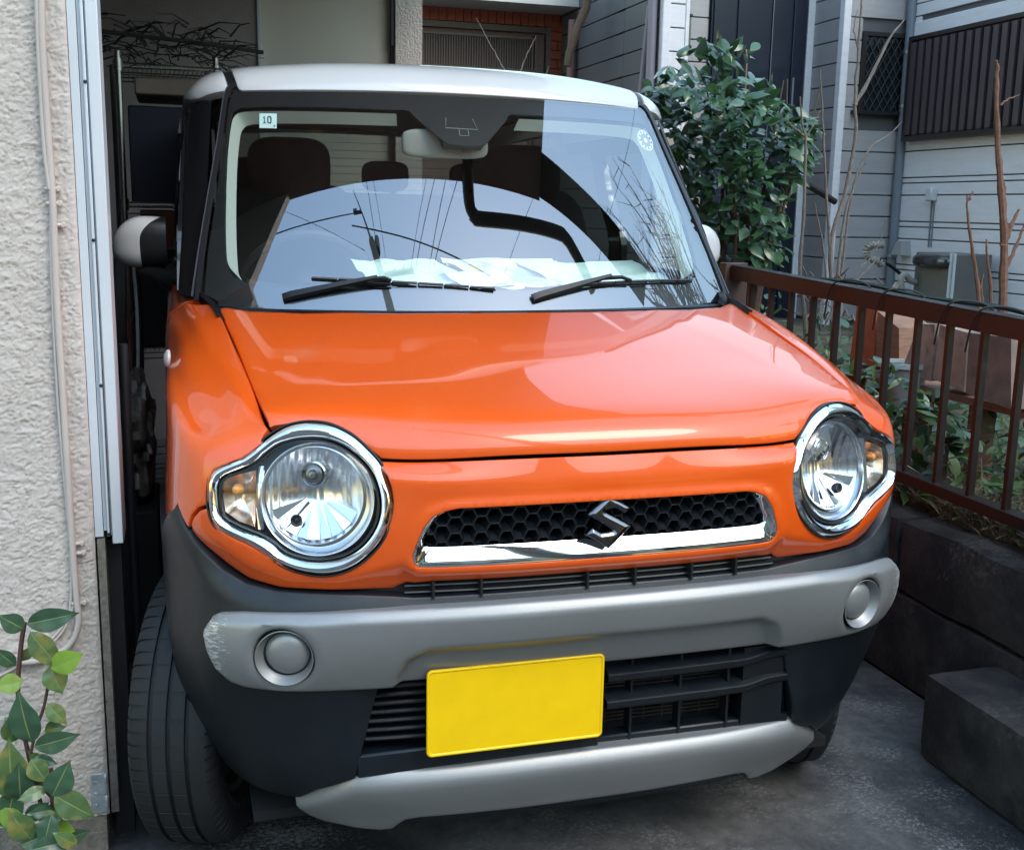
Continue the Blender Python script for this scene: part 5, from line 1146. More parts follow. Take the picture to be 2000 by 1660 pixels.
wt = mat('black_cable', (.012, .013, .014), .45)
for k, (px_, lab) in enumerate(((1.24, 'black wire loop hooked over the railing nearest the bare shrub'), (.98, 'second black wire loop over the railing behind the headlamp'), (.70, 'third black wire loop hanging over the railing'), (.575, 'black wire loop over the railing nearest the photographer'))):
    y = px_; z = rz(y); b = MB(); b.tube([tuple(p) for p in smoothc([(FX-.036, y+.03, z-.10), (FX-.036, y+.015, z-.03), (FX-.030, y-.01, z+.012), (FX, y-.05, z+.022), (FX+.034, y-.09, z+.008), (FX+.05, y-.10, z-.04)], 30, closed=False)], .0028, 6); b.build('wire_loop', wt, label=lab, cat='wire', group='wire loops over the railing')
b = MB(); b.tube([tuple(p) for p in smoothc([(FX+.05, 1.5, rz(1.5)-.0), (FX+.06, 1.2, rz(1.2)+.010), (FX+.055, .9, rz(.9)+.004), (FX+.06, .6, rz(.6)+.012), (FX+.05, .35, rz(.3)+.0)], 40, closed=False)], .007, 6); b.build('garden_hose', mat('hose_green_black', (.02, .03, .025), .5), label='dark hose laid along behind the top rail of the railing', cat='hose')
# planks, edging boards and pots behind the railing
def plank(name, px, Xd, m, label, cat, th=.03, group=None):
    b = MB(); V = list(px); V2 = [(x+th, y+.01, z) for x, y, z in V]; b.add(V+V2, [[0, 1, 2, 3], [7, 6, 5, 4], [0, 4, 5, 1], [1, 5, 6, 2], [2, 6, 7, 3], [3, 7, 4, 0]])
    return b.build(name, m, label=label, cat=cat, smooth=False, group=group)
plank('terracotta_trough', [(1.62, 1.709, 0.781), (1.62, 1.557, 0.772), (1.62, 1.573, 0.985), (1.62, 1.688, 0.989)], 0, terra, 'reddish terracotta slab trough behind the railing', 'trough', .14)
plank('brown_trough', [(1.6, 1.522, 0.778), (1.6, 1.388, 0.775), (1.6, 1.408, 0.921), (1.6, 1.536, 0.967)], 0, wood, 'dark brown wooden trough beside the terracotta one', 'trough', .14)
plank('leaning_board', [(1.56, 1.327, 0.782), (1.56, 1.168, 0.781), (1.56, 1.173, 0.959), (1.56, 1.251, 0.954)], 0, wood2, 'tapered weathered board leaning behind the railing', 'board')
plank('pale_trough', [(1.56, 1.159, 0.79), (1.56, 1.011, 0.772), (1.56, 1.018, 0.95), (1.56, 1.149, 0.961)], 0, wood2, 'pale mottled wooden trough in the middle of the row', 'trough', .12)
plank('dark_planter', [(1.5, 0.928, 0.784), (1.5, 0.736, 0.769), (1.5, 0.764, 0.965), (1.5, 0.937, 0.96)], 0, mat('planter_grey_brown', (.20, .15, .13), .85, var=.3, vscale=14), 'grey brown planter side nearest the photographer behind the railing', 'planter', .12)
b = MB(); b.bb((1.57, .56, .735), (1.74, 1.72, .757)); stt = b.build('planter_stand', wood, label='low wooden stand carrying the row of troughs', cat='stand', smooth=False)
for yy in (.62, .98, 1.3, 1.66): b = MB(); b.bb((1.60, yy, .45), (1.66, yy+.05, .735)); b.build('leg', wood, stt, smooth=False)
b = MB(); b.lathe([(.055, 0), (.075, .12), (.085, .125), (.083, .14), (.07, .14), (.065, .10)], (1.55, 1.294, 0.686), (0, 0, 1), 20); b.build('white_pot', mat('white_pot_glaze', (.42, .44, .44), .4), label='white flowerpot half hidden in the plants behind the railing', cat='pot')
# ---------------------------------------------------------------- leaves and shrubs
def leafmesh(m, L=1, W=.5, curl=.12, fold=.10, n=6, rib=None, wavy=.012):
    V = []; F = []; I = []
    cols = (-1, -.52, -.045, .045, .52, 1)
    for i in range(n+1):
        t = i/n; w = W/2*math.sin(math.pi*t**.85)**.8*(1-.75*t**5) if 0 < i < n else .004
        z = -curl*(t-.3)**2; wav = wavy*math.sin(t*17+W*9)
        for c in cols: V.append((t*L, c*w, z+fold*abs(c)*w*1.6-(.12*w if abs(c) == 1 else 0)+wav*c+(.006 if abs(c) < .1 else 0)))
    for i in range(n):
        for j in range(5): F.append([i*6+j, (i+1)*6+j, (i+1)*6+j+1, i*6+j+1]); I.append(1 if j == 2 and rib else 0)
    me = bpy.data.meshes.new('leaf'); me.from_pydata(V, [], F); me.materials.append(m)
    if rib: me.materials.append(rib); me.polygons.foreach_set('material_index', I)
    me.polygons.foreach_set('use_smooth', [True]*len(F)); return me
def place(me, p, d, up, s, parent=None, name='leaf', w=1):
    d = Vector(d).normalized(); up = Vector(up); y = up.cross(d).normalized(); z = d.cross(y)
    o = bpy.data.objects.new(name, me); finish(o, parent, p); o.rotation_euler = Matrix((d, y, z)).transposed().to_euler(); o.scale = (s, s*w, s); return o
def joined(name, items, parent, **k):   # items: (mesh, p, d, up, s, w) baked into one mesh
    V = []; F = []; I = []; mats = []
    for me, p, d, up, s, w in items:
        d = Vector(d).normalized(); y = Vector(up).cross(d).normalized(); z = d.cross(y); R_ = np.array([d, y, z]); v = np.array([u.co for u in me.vertices])*[s, s*w, s]; off = len(V)
        V += (v@R_+np.array(p)).tolist(); m = me.materials[0]
        if m not in mats: mats.append(m)
        for f in me.polygons: F.append([off+i for i in f.vertices]); I.append(mats.index(m))
    return mesh(name, V, F, mats, parent, mi=I, sharp=0, **k)
# camellia
cb = empty('camellia_bush', (1.95, 3.1, .45), 'dense glossy camellia bush in front of the navy door', 'bush')
OUT = np.array([[p[0], p[2]] for p in ((1.389, 3.1, 1.843), (1.465, 3.1, 1.936), (1.593, 3.1, 1.92), (1.602, 3.1, 2.055), (1.674, 3.1, 2.09), (1.717, 3.1, 2.016), (1.857, 3.1, 2.074), (1.882, 3.1, 1.969), (1.787, 3.1, 1.93), (1.854, 3.1, 1.91), (1.952, 3.1, 1.91), (1.968, 3.1, 1.8), (2.103, 3.1, 1.794), (2.194, 3.1, 1.68), (2.192, 3.1, 1.525), (2.141, 3.1, 1.464), (2.068, 3.1, 1.33), (2.092, 3.1, 1.258), (2.037, 3.1, 1.172), (2.127, 3.1, 1.087), (2.019, 3.1, 1.038), (1.779, 3.1, 0.94), (1.726, 3.1, 1.157), (1.62, 3.1, 1.416), (1.547, 3.1, 1.577), (1.475, 3.1, 1.734))])
rc_ = random.Random(11); CM = [leafmesh(camel, 1, .50), leafmesh(camel, 1, .46, .2, .14), leafmesh(camel2, 1, .52, .05, .05), leafmesh(camel, 1, .5, .3, .0), leafmesh(camel2, 1, .44, .15, .2)]; CY = leafmesh(camely, 1, .5)
lo, hi = OUT.min(0), OUT.max(0); pts_ = []
while len(pts_) < 1280:
    q = np.array([rc_.uniform(lo[0], hi[0]), rc_.uniform(lo[1], hi[1])])
    if not inpoly(q[None], OUT)[0]: continue
    e = min(1, float(dpoly(q[None], OUT)[0])/.16)
    if e < .22 and q[1] > 1.85 and rc_.random() < .5: continue
    yy = 3.1+rc_.uniform(-1, 1)*.34*math.sqrt(max(.03, 1-(1-e)**2)); cl = noise.noise(Vector((q[0]*7, yy*7, q[1]*7)))
    if cl < -.22 and rc_.random() < .75: continue
    pts_.append((yy, q[0], q[1]))
pts_.sort(); items = []
for k, (yy, x, z) in enumerate(pts_):
    out_ = Vector((x-1.95, (yy-3.15)*1.2-.25, (z-1.35)*.5)); d = (out_.normalized()*.8+Vector((rc_.uniform(-1, 1), rc_.uniform(-.6, .4), rc_.uniform(-1.1, .35)))).normalized(); up = Vector((rc_.uniform(-.7, .7), rc_.uniform(-1.2, -.1), rc_.uniform(.3, 1)))
    me = rc_.choice(CM); s = rc_.uniform(.058, .120)
    px_ = (x, z)
    if abs(x-2.30) < .06 and abs(z-1.36) < .09 and rc_.random() < .6: me = CY
    it = (me, Vector((x, yy, z))-d*s*.5, d, up, s, rc_.uniform(.85, 1.1))
    if k < 300: place(it[0], it[1], d, up, s, cb, w=it[5])
    else: items.append(it)
joined('inner_leaves', items, cb, kind='stuff')
rb = random.Random(5)
for k in range(11):
    x = 1.95+rb.uniform(-.05, .05); tgt = (rb.uniform(1.6, 2.35), 3.1+rb.uniform(-.2, .2), rb.uniform(1.5, 1.95)); a = Vector((x, 3.1, .45)); e = Vector(tgt); m1 = a.lerp(e, .4)+Vector((rb.uniform(-.05, .05), 0, .1)); b = MB(); b.tube([a, m1, a.lerp(e, .7)+Vector((rb.uniform(-.04, .04), rb.uniform(-.04, .04), .03)), e], [.016, .011, .007, .003], 6); b.build('branch', barkg, cb)
# bare shrubs
def stems(name, label, paths, m, cat='shrub', kr=.72):
    r = empty(name, paths[0][0][0], label, cat)
    for pts, rad in paths:
        P_ = smoothc(pts, len(pts)*4, closed=False); n = len(P_); P_ = P_+np.array([[.003*noise.noise(Vector((i*.9, k*3.1, rad*900))) for k in range(3)] for i in range(n)])*1.5
        b = MB(); b.tube([tuple(p) for p in P_], [rad*kr*(1-.75*i/n)*(1+.22*(i % 3 == 0)) for i in range(n)], 7); b.build('stem', m, r)
    return r
S = lambda *l: l
stems('bare_shrub', 'leafless grey stemmed shrub with knobbly canes before the grey siding', [
 ([(2.117, 2.6, 0.653), (2.137, 2.6, 0.883), (2.142, 2.6, 0.974)], .034),
 ([(2.107, 2.6, 0.929), (2.068, 2.6, 1.154), (2.121, 2.6, 1.376), (2.155, 2.6, 1.639), (2.139, 2.6, 1.767), (2.136, 2.6, 1.979), (2.135, 2.6, 2.154), (2.136, 2.6, 2.207)], .015),
 ([(2.14, 2.6, 1.756), (2.205, 2.6, 1.876), (2.281, 2.6, 2.029), (2.349, 2.6, 2.117)], .013),
 ([(2.111, 2.6, 0.94), (2.118, 2.6, 1.11), (2.138, 2.6, 1.333), (2.213, 2.6, 1.51)], .012),
 ([(2.096, 2.6, 0.94), (2.061, 2.6, 1.176), (2.018, 2.6, 1.461), (1.98, 2.6, 1.739), (1.958, 2.6, 1.896)], .011),
 ([(2.066, 2.6, 0.952), (2.032, 2.6, 1.154), (1.972, 2.6, 1.341)], .008),
 ([(2.131, 2.6, 0.952), (2.14, 2.6, 1.155), (2.164, 2.6, 1.421), (2.232, 2.6, 1.576), (2.318, 2.6, 1.634), (2.382, 2.6, 1.695)], .008),
 ([(2.17, 2.6, 0.951), (2.279, 2.6, 1.065), (2.333, 2.6, 1.111)], .006), ([(2.135, 2.6, 0.906), (2.024, 2.6, 0.997), (1.969, 2.6, 1.042)], .007),
 ([(2.161, 2.6, 0.906), (2.227, 2.6, 1.054), (2.276, 2.6, 1.099), (2.321, 2.6, 1.179), (2.334, 2.6, 1.269)], .005),
 ([(2.136, 2.6, 1.979), (2.108, 2.6, 2.061), (2.116, 2.6, 2.144)], .005)], bark)
stems('pale_stemmed_shrub', 'thin pale stems of a bare shrub at the right edge of the camellia', [
 ([(2.064, 2.7, 0.594), (2.016, 2.7, 0.875), (1.982, 2.7, 1.059), (1.985, 2.7, 1.285), (1.972, 2.7, 1.594), (1.952, 2.7, 1.659), (1.927, 2.7, 1.788)], .015),
 ([(1.959, 2.7, 1.627), (1.893, 2.7, 1.668), (1.866, 2.7, 1.699)], .007), ([(1.97, 2.7, 1.616), (2.006, 2.7, 1.683), (2.032, 2.7, 1.738)], .005),
 ([(2.091, 2.7, 0.593), (2.035, 2.7, 0.968), (1.975, 2.7, 1.082)], .010)], bark)
stems('pruned_red_shrub', 'pruned reddish brown stems rising behind the railing at right', [
 ([(2.431, 1.9, 0.78), (2.416, 1.9, 0.963), (2.399, 1.9, 1.182), (2.357, 1.9, 1.396), (2.329, 1.9, 1.53), (2.295, 1.9, 1.736), (2.288, 1.9, 1.837), (2.277, 1.9, 1.868)], .019),
 ([(2.319, 1.9, 1.709), (2.347, 1.9, 1.729), (2.396, 1.9, 1.749)], .005),
 ([(2.317, 1.9, 0.863), (2.302, 1.9, 0.993), (2.248, 1.9, 1.181), (2.216, 1.9, 1.297), (2.206, 1.9, 1.37)], .010),
 ([(2.217, 1.9, 1.355), (2.23, 1.9, 1.384)], .006), ([(2.373, 1.9, 0.862), (2.354, 1.9, 1.023), (2.323, 1.9, 1.142), (2.314, 1.9, 1.205)], .009),
 ([(2.395, 1.9, 1.182), (2.421, 1.9, 1.261), (2.449, 1.9, 1.32)], .013), ([(2.411, 1.9, 1.083), (2.455, 1.9, 1.182), (2.481, 1.9, 1.262)], .010),
 ([(2.419, 1.9, 0.943), (2.38, 1.9, 1.338), (2.368, 1.9, 1.421)], .012), ([(2.327, 1.9, 0.943), (2.309, 1.9, 1.023), (2.312, 1.9, 1.073)], .007)], barkr, kr=.95)
stems('roof_twig', 'bare twigs sticking up behind the white roof of the car', [([(1.033, 4.2, 1.982), (0.989, 4.2, 2.058), (0.917, 4.2, 2.171), (0.86, 4.2, 2.268)], .007), ([(1.104, 4.2, 1.998), (1.145, 4.2, 2.106), (1.195, 4.2, 2.195)], .006), ([(1.249, 4.2, 1.992), (1.268, 4.2, 2.051)], .005)], bark, 'twigs')
b = MB(); b.tube([(3.063, 4.5, 1.469), (3.157, 4.5, 1.425), (3.278, 4.5, 1.364)], .020, 8); b.build('leaning_pipe', trimk, label='short dark pipe leaning on the corner post behind the bare shrub', cat='pipe')
# twigs and litter round the shrub base
rt = random.Random(9); b = MB()
for k in range(60):
    a = Vector((rt.gauss(2.16, .07), rt.uniform(2.4, 2.8), rt.uniform(.80, 1.02))); e = a+Vector((rt.uniform(-.08, .08), rt.uniform(-.06, .06), rt.uniform(-.05, .07))); b.tube([a, (a+e)/2+Vector((0, 0, rt.uniform(-.02, .03))), e], [.005, .004, .002], 4)
b.build('cut_twigs', bark, label='heap of cut twigs caught round the base of the bare shrub', cat='twigs', kind='stuff')
# ground cover behind the railing and dry grass on the wall top
rg = random.Random(21); GM = [leafmesh(gcov, 1, .42), leafmesh(gcov, 1, .3, .3, .2), leafmesh(lf2, 1, .45)]; items = []
for k in range(11000):
    x = 1.34+abs(rg.gauss(0, .6)); y = rg.uniform(-.9, 4.2); h = .46+.30*rg.random()**1.6*(1+.6*noise.noise(Vector((x*2.5, y*2.5, 0))))
    if noise.noise(Vector((x*2.2, y*2.2, 5))) < -.25 and rg.random() < .6: continue
    if 1.5 < x < 1.8 and h > .72: h -= .15
    d = Vector((rg.uniform(-1, 1), rg.uniform(-1, 1), rg.uniform(-.5, .9))); items.append((rg.choice(GM), (x, y, h), d, (rg.uniform(-.5, .5), rg.uniform(-.8, .3), 1), rg.uniform(.035, .085), rg.uniform(.7, 1.1)))
joined('ground_cover', items, None, label='mixed green ground cover plants behind the brown railing', cat='plants', kind='stuff')
BLm = leafmesh(drym, 1, .035, .5, .05, n=4); items = []
for k in range(6500):
    y = rg.uniform(-1.0, 2.4); x = 1.325+abs(rg.gauss(0, .10)); d = Vector((rg.uniform(-.25, .8), rg.uniform(-1, 1), rg.uniform(.0, .6))); items.append((BLm, (x, y, .462+rg.random()*.05), d, (0, -.3, 1), rg.uniform(.05, .14), 1))
joined('dry_grass', items, None, label='dry straw and dead grass along the top of the retaining wall', cat='grass', kind='stuff')
# leafy plants one can tell apart behind the bars
def rosette(label, c, n, s, m, seed, hgt=.12):
    r = random.Random(seed); rt_ = empty('leafy_plant', c, label, 'plant'); me = leafmesh(m, 1, .45)
    b = MB(); b.tube([c, (c[0], c[1], c[2]+hgt*.9)], .005, 5); b.build('stem', barkg, rt_)
    for k in range(n): a = 2.4*k+r.uniform(-.3, .3); d = Vector((math.cos(a), math.sin(a), r.uniform(-.25, .5))); place(me, (c[0], c[1], c[2]+hgt*(.3+.7*r.random())), d, (0, -.2, 1), s*r.uniform(.8, 1.15), rt_)
rosette('bright leafy plant behind the railing beside the lamp corner', (1.42, 1.22, .62), 18, .085, lf2, 1, .22)
rosette('green leafy plant under the terracotta trough', (1.46, 1.02, .60), 16, .09, gcov, 2, .20)
rosette('broad leaved plant low behind the railing near the headlamp', (1.40, .86, .50), 20, .085, lf2, 3, .20)
rosette('yellowish leaved plant tucked between the pale troughs', (1.62, .95, .93), 12, .05, lf3, 4, .08)
rosette('dark weed by the foot of the nearest visible baluster', (1.38, .60, .46), 16, .07, gcov, 5, .14)
# foreground shrub at lower left: every leaf traced
fs = empty('foreground_shrub', (-0.959, 0.3, 0.09), 'leafy green shrub in the bottom left corner before the stucco wall', 'shrub')
for pts, r in (([(-0.966, 0.28, 0.092), (-0.977, 0.28, 0.178), (-0.99, 0.28, 0.262), (-1, 0.28, 0.345), (-1.004, 0.28, 0.415), (-0.995, 0.28, 0.493), (-0.985, 0.28, 0.546)], .0045), ([(-0.988, 0.27, 0.298), (-0.975, 0.27, 0.347), (-0.961, 0.27, 0.385), (-0.952, 0.27, 0.424)], .003), ([(-0.958, 0.26, 0.124), (-0.956, 0.26, 0.207), (-0.954, 0.26, 0.268)], .004), ([(-0.985, 0.27, 0.277), (-0.975, 0.27, 0.235), (-0.955, 0.27, 0.201)], .0035)):
    b = MB(); b.tube([tuple(p) for p in smoothc(pts, 24, closed=False)], r, 6); b.build('stem', mat('stem_red', (.10, .05, .04), .7) if r == .0045 else bpy.data.materials['stem_red'], fs)
ribm = leafmat('leaf_midrib', (.20, .26, .09), .5, .2, .2)
LV = [leafmesh(lf1, 1, .5, .22, .16, n=12, rib=ribm, wavy=.02), leafmesh(lf2, 1, .5, .16, .22, n=12, rib=ribm, wavy=.018), leafmesh(lf3, 1, .55, .12, .14, n=12, rib=ribm)]
# base px, tip px, width ratio, material, depth
for (a_, e_, w, m) in (((-0.978, 0.25, 0.553), (-0.899, 0.235, 0.569), 0.55, 1), ((-0.983, 0.25, 0.544), (-1.016, 0.235, 0.575), 0.8, 1), ((-0.972, 0.24, 0.541), (-0.929, 0.225, 0.48), 0.62, 0), ((-0.94, 0.23, 0.474), (-0.89, 0.215, 0.499), 0.72, 2), ((-0.944, 0.25, 0.471), (-0.927, 0.235, 0.426), 0.95, 0), ((-0.94, 0.27, 0.462), (-0.915, 0.255, 0.46), 0.8, 1), ((-0.991, 0.25, 0.446), (-1.031, 0.235, 0.448), 0.8, 2), ((-0.983, 0.25, 0.327), (-0.997, 0.235, 0.42), 0.62, 1), ((-0.954, 0.26, 0.394), (-0.925, 0.245, 0.362), 0.75, 0), ((-0.963, 0.27, 0.34), (-0.93, 0.255, 0.348), 0.8, 0), ((-0.978, 0.24, 0.323), (-0.907, 0.225, 0.342), 0.58, 1), ((-0.979, 0.25, 0.299), (-0.944, 0.235, 0.289), 0.55, 1), ((-0.985, 0.24, 0.3), (-0.961, 0.225, 0.262), 0.9, 0), ((-0.951, 0.22, 0.233), (-0.92, 0.205, 0.297), 0.75, 1), ((-0.96, 0.23, 0.244), (-1.003, 0.215, 0.238), 0.6, 0), ((-0.947, 0.22, 0.235), (-0.887, 0.205, 0.194), 0.72, 0), ((-0.953, 0.24, 0.197), (-0.991, 0.225, 0.201), 0.62, 1), ((-0.954, 0.22, 0.198), (-0.968, 0.205, 0.148), 0.75, 1), ((-0.951, 0.24, 0.164), (-0.92, 0.225, 0.157), 0.8, 2), ((-1.02, 0.26, 0.327), (-1.008, 0.245, 0.382), 0.7, 0), ((-1.022, 0.25, 0.222), (-1.018, 0.235, 0.329), 0.6, 0), ((-1.008, 0.25, 0.22), (-1.005, 0.235, 0.288), 0.75, 1), ((-0.991, 0.22, 0.153), (-1.018, 0.205, 0.216), 0.7, 0), ((-0.921, 0.21, 0.148), (-0.989, 0.195, 0.147), 0.6, 1), ((-1.018, 0.23, 0.151), (-0.988, 0.215, 0.196), 0.6, 1), ((-0.979, 0.27, 0.153), (-0.949, 0.255, 0.198), 0.6, 2), ((-1.041, 0.27, 0.152), (-1.015, 0.255, 0.248), 0.5, 1), ((-0.983, 0.28, 0.2), (-0.999, 0.265, 0.261), 0.6, 0), ((-0.912, 0.2, 0.142), (-0.944, 0.185, 0.176), 0.6, 0), ((-1.048, 0.26, 0.28), (-1.018, 0.245, 0.304), 0.6, 1), ((-0.975, 0.235, 0.193), (-0.938, 0.22, 0.185), 0.6, 0), ((-1.004, 0.265, 0.17), (-0.966, 0.25, 0.203), 0.6, 1), ((-1.028, 0.27, 0.212), (-0.982, 0.255, 0.229), 0.55, 0), ((-0.993, 0.275, 0.224), (-0.955, 0.26, 0.248), 0.6, 1), ((-1.028, 0.28, 0.368), (-1.003, 0.265, 0.332), 0.6, 1), ((-1.039, 0.29, 0.294), (-1.008, 0.275, 0.267), 0.6, 0), ((-0.946, 0.27, 0.116), (-0.899, 0.255, 0.134), 0.6, 1), ((-1.045, 0.26, 0.199), (-1.002, 0.245, 0.16), 0.6, 2), ((-1.012, 0.24, 0.134), (-0.966, 0.225, 0.156), 0.6, 1), ((-0.967, 0.28, 0.259), (-0.988, 0.265, 0.3), 0.5, 0), ((-1.005, 0.28, 0.465), (-1.033, 0.265, 0.503), 0.6, 1), ((-1.001, 0.29, 0.47), (-0.968, 0.275, 0.5), 0.45, 0)):
    d = Vector(e_)-Vector(a_); up = Vector((rc_.uniform(-.25, .25), -1, rc_.uniform(.1, .6))); place(LV[m], a_, d, up, d.length*1.12, fs, w=w/.5*.86)
# ---------------------------------------------------------------- papers on the dashboard
paper = mat('map_paper', (.70, .90, .86), .8, var=.12, vscale=18); paperw = mat('white_paper', (.78, .92, .90), .75, var=.06, vscale=12); paperp = mat('pictorial_paper', (.42, .52, .56), .7, col2=(.78, .70, .30), c2=(.48, .56), c2scale=9, var=.2, vscale=30)
def sheet(name, label, C4, m, seed, amp=.008, n=14):
    V = []; A, B_, C_, D = [np.array(c, float) for c in C4]
    for j in range(n+1):
        for i in range(n+1):
            u, v = i/n, j/n; p = (A*(1-u)+B_*u)*(1-v)+(D*(1-u)+C_*u)*v; k = noise.noise(Vector((u*3+seed, v*3, 0)))*amp+abs((u*2.02) % 1-.5)*amp*.6; V.append((p[0], p[1], p[2]+k))
    F = [[j*(n+1)+i, j*(n+1)+i+1, (j+1)*(n+1)+i+1, (j+1)*(n+1)+i] for j in range(n) for i in range(n)]; k = len(V); V += [(x, y, z-.0015) for x, y, z in V]; F += [[a+k for a in f[::-1]] for f in F]
    return mesh(name, V, F, m, label=label, cat='paper', group='papers on the dashboard', sharp=0)
sheet('folded_map', 'crumpled pale map on the dashboard above the left wiper', [(-.245, .93, 1.108), (.015, .90, 1.100), (-.045, 1.13, 1.150), (-.275, 1.15, 1.152)], paper, 1, .018)
sheet('paper', 'white leaflet on the dashboard between the two wiper blades', [(-.035, .84, 1.100), (.12, .85, 1.098), (.10, 1.0, 1.128), (-.06, 1.0, 1.130)], paperw, 2)
sheet('paper', 'pictorial brochure lying in the middle of the dashboard', [(.06, .86, 1.101), (.245, .88, 1.100), (.17, 1.13, 1.146), (-.02, 1.10, 1.146)], paperp, 3)
sheet('paper', 'large pale sheet spread on the dashboard behind the right wiper', [(.22, .86, 1.102), (.56, .98, 1.108), (.53, 1.16, 1.150), (.17, 1.12, 1.148)], paper, 4, .014)
sheet('paper', 'long white sheet along the back of the dashboard', [(-.02, 1.09, 1.139), (.30, 1.10, 1.139), (.30, 1.18, 1.154), (-.02, 1.18, 1.156)], paperw, 5)
# ---------------------------------------------------------------- what the glass and paint mirror: gutter, pole, wires, bare tree
b = MB(); b.tube([tuple(p) for p in smoothc([(.33, .75, 2.76), (.33, .52, 2.76), (.36, .46, 2.76), (.42, .445, 2.755), (.98, .49, 2.74), (1.08, .485, 2.735), (1.15, .45, 2.72), (1.24, .39, 2.70), (1.32, .33, 2.68)], 54, closed=False)], .038, 12); b.build('rain_pipe', mat('gutter_brown', (.030, .026, .024), .5), label='dark rainwater pipe bent along the eave over the car bonnet', cat='pipe')
b = MB(); b.add([(.88, .62, 2.78), (.88, .84, 2.78), (2.0, .42, 2.78), (2.0, .62, 2.78), (.88, .62, 2.90), (.88, .84, 2.90), (2.0, .42, 2.90), (2.0, .62, 2.90)], [[0, 1, 3, 2], [4, 6, 7, 5], [0, 2, 6, 4], [1, 5, 7, 3], [0, 4, 5, 1], [2, 3, 7, 6]]); b.build('eave_beam', mat('beam_dark', (.05, .05, .048), .7), label='dark beam reaching from the upper floor across the bonnet', cat='beam', smooth=False)
def pol(z): return (.90-.175*z, -2.30+.022*z, z)
up_ = MB(); up_.tube([pol(0), pol(5), pol(10.9)], [.15, .12, .085], 14); up_ = up_.build('utility_pole', mat('pole_concrete', (.16, .155, .145), .85), label='slightly leaning concrete utility pole at the driveway mouth behind the photographer', cat='utility pole')
b = MB(); b.tube([pol(10.8), pol(14.2)], [.035, .014], 8); b.build('mast', trimk, up_)
x, y, z = pol(9.95); b = MB(); b.bb((x-.05, y-.14, z-.03), (x+1.0, y-.08, z+.03)); b.build('crossarm', trimk, up_, smooth=False)
for dx in (.45, .72, .95): b = MB(); b.lathe([(.02, 0), (.035, .03), (.02, .06), (.035, .09), (.001, .12)], (x+dx, y-.11, z+.03), (0, 0, 1), 8); b.build('insulator', trimk, up_)
x, y, z = pol(12.6); b = MB(); b.bb((x-.28, y-.05, z-.03), (x+.02, y+.01, z+.03)); b.bb((x-.28, y-.06, z), (x-.16, y+.02, z+.16)); b.build('bracket', trimk, up_, smooth=False)
x, y, z = pol(10.9); b = MB(); b.lathe([(.001, -.25), (.075, -.25), (.075, .25), (.001, .27)], (x+.17, y-.02, z-.15), (0, 0, 1), 14); b.build('transformer', mat('transformer_grey', (.12, .12, .12), .6), up_)
WL = ['first of the four wires sagging beside the gutter pipe, counted from the pole', 'second of the four wires sagging beside the gutter pipe, counted from the pole', 'third of the four wires sagging beside the gutter pipe, counted from the pole', 'last of the four sagging wires, nearest the gutter pipe', 'thicker of the two wires just right of the utility pole', 'thinner of the two wires just right of the utility pole', 'single wire mirrored through the loop of the gutter pipe', 'single wire mirrored below the round sticker', 'black cable ending at the pole from the left', 'thick cable falling from the pole toward the right wiper', 'faint thin wire crossing the cable left of the pole']
for k, (A, B_, r) in enumerate(((((0.7389, -0.7713, 9)), ((0.129, -1.736, 9)), .012), ((0.9482, -0.7598, 9), (0.2641, -1.7386, 9), .016), ((1.2387, -0.7386, 9), (0.6419, -1.7093, 9), .016), ((1.5328, -0.7107, 9), (0.7801, -1.7058, 9), .016), ((-0.7038, -0.7838, 9), (-0.7598, -1.6561, 9), .014), ((-0.5302, -0.7935, 9), (-0.5716, -1.6716, 9), .010), ((3.6785, -0.5318, 9), (2.7898, -1.625, 9), .010), ((7.1668, 2.2467, 9), (5.9912, -0.5778, 9), .011), ((-3.3234, -1.0321, 9), (-1.3183, -1.1202, 9), .018), ((-0.8792, -1.3432, 9), (1.8581, -1.7744, 9), .022), ((-3.1397, -0.7031, 9), (-1.3493, -1.4758, 9), .008))):
    a = Vector(A); e = Vector(B_); d = e-a; sag = lambda t: -.12*(1-(2*t-1)**2); b = MB(); b.tube([a+d*t+Vector((0, 0, sag((t+.15)/1.3)))-Vector((0, 0, sag(.1))) for t in np.linspace(-.15, 1.15, 14)], r*.5, 5); b.build('overhead_wire', wt, label=WL[k], cat='wire', group='overhead wires above the street')
TD = ((0.7082, -0.0478, 0.7044)); 
tb = np.array([6.4, .3, 0]); rr = random.Random(4); tv = empty('street_tree', tuple(tb), 'tall bare tree in the garden to the right out of view', 'tree')
b = MB(); b.tube([tb, tb+[.1, 0, 3.0], tb+[.05, .1, 6]], [.16, .11, .07], 8); b.build('trunk', bark, tv)
b = MB()
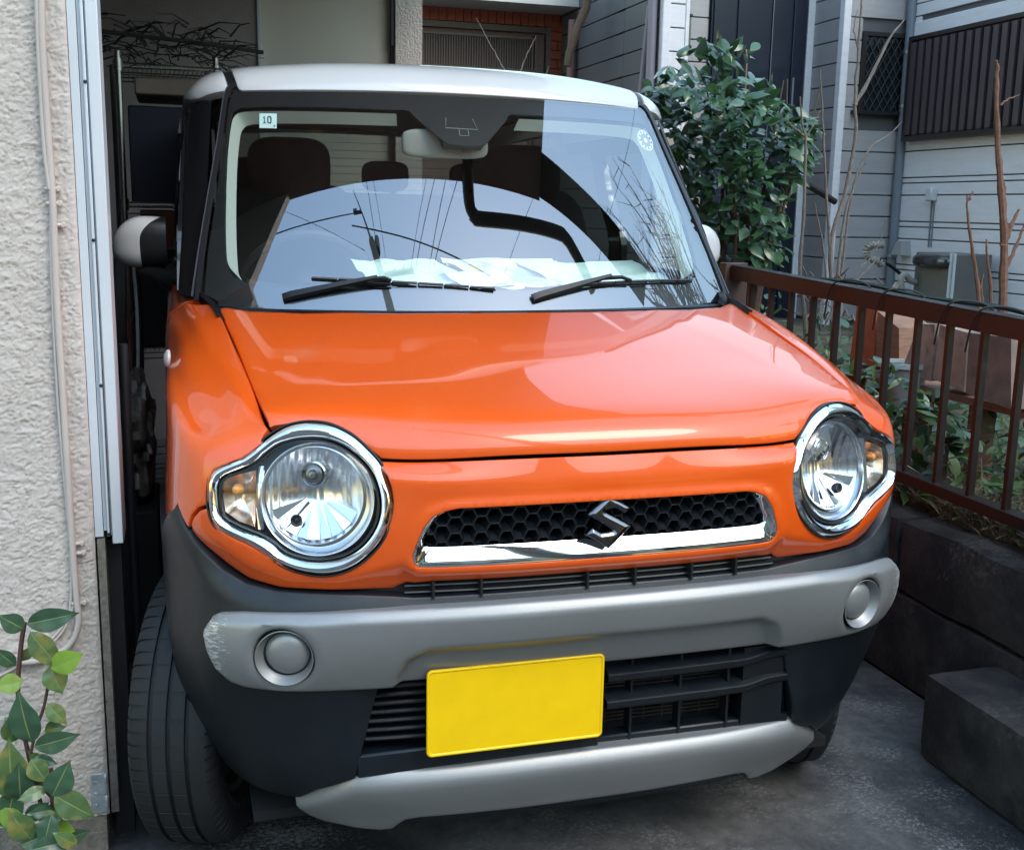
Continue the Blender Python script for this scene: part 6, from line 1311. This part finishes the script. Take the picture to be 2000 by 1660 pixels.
for k in range(90):
    a = Vector(tb+[.05, .05, rr.uniform(3.0, 6)]); an = rr.uniform(0, 6.28); e = a+Vector((math.cos(an)*rr.uniform(.3, 1.3), math.sin(an)*rr.uniform(.3, 1.3), rr.uniform(1.2, 2.6)))
    m1 = a.lerp(e, .5)+Vector((math.cos(an)*.15, math.sin(an)*.15, -.1)); b.tube([a, m1, e], [.03, .018, .005], 5)
    for j in range(5): q = m1.lerp(e, rr.random()); b.tube([q, q+Vector((rr.uniform(-.3, .3), rr.uniform(-.3, .3), rr.uniform(.2, .7)))], [.009, .003], 4)
b.build('crown', bark, tv, kind='stuff')
# ---------------------------------------------------------------- houses across the street, mirrored in lamps and chrome
def street_house(x0, x1, y, h, m, label, seed):
    t = empty('street_house', ((x0+x1)/2, y-3, 0), label, 'house'); r = random.Random(seed)
    b = MB(); b.bb((x0, y-6, 0), (x1, y, h)); b.build('wall', m, t, smooth=False)
    b = MB(); b.add([(x0-.4, y-6.4, h), (x1+.4, y-6.4, h), (x1+.4, y+.4, h), (x0-.4, y+.4, h), (x0-.3, y-3, h+.7), (x1+.3, y-3, h+.7)], [[3, 2, 1, 0], [0, 1, 5, 4], [2, 3, 4, 5], [1, 2, 5], [3, 0, 4]]); b.build('roof', mat('roof_tile_%s' % ('grey', 'brown', 'blue')[seed], ((.05, .05, .055), (.08, .05, .04), (.04, .05, .08))[seed], .7), t, smooth=False)
    n = int((x1-x0)/2.2)
    for f in range(2):
        for k in range(n):
            cx = x0+(k+.5)*(x1-x0)/n; z = .9+f*2.7; b = MB(); b.bb((cx-.65, y, z), (cx+.65, y+.05, z+1.15)); w_ = b.build('window', darkf, t, smooth=False)
            for sx in (-.32, .32): b = MB(); b.bb((cx+sx-.29, y+.05, z+.06), (cx+sx+.29, y+.06, z+1.09)); b.build('pane', wglass, w_, smooth=False)
    b = MB(); b.bb((x0-.2, y+1.0, 0), (x1+.2, y+1.12, 1.1)); b.build('garden_wall', mat('block_wall', (.22, .215, .20), .9, var=.2), t, smooth=False)
street_house(-9.5, -1.9, -10.9, 4.6, mat('street_wall_beige', (.33, .30, .25), .85, var=.08), 'two storey beige house across the street, left of the three', 0)
street_house(-1.3, 5.4, -11.2, 4.6, mat('street_wall_white', (.40, .40, .39), .85, var=.08), 'white two storey house across the street with brown roof', 1)
street_house(6.0, 13.5, -10.8, 4.65, mat('street_wall_brown', (.18, .13, .10), .85, var=.1), 'brown two storey house across the street, right of the three', 2)
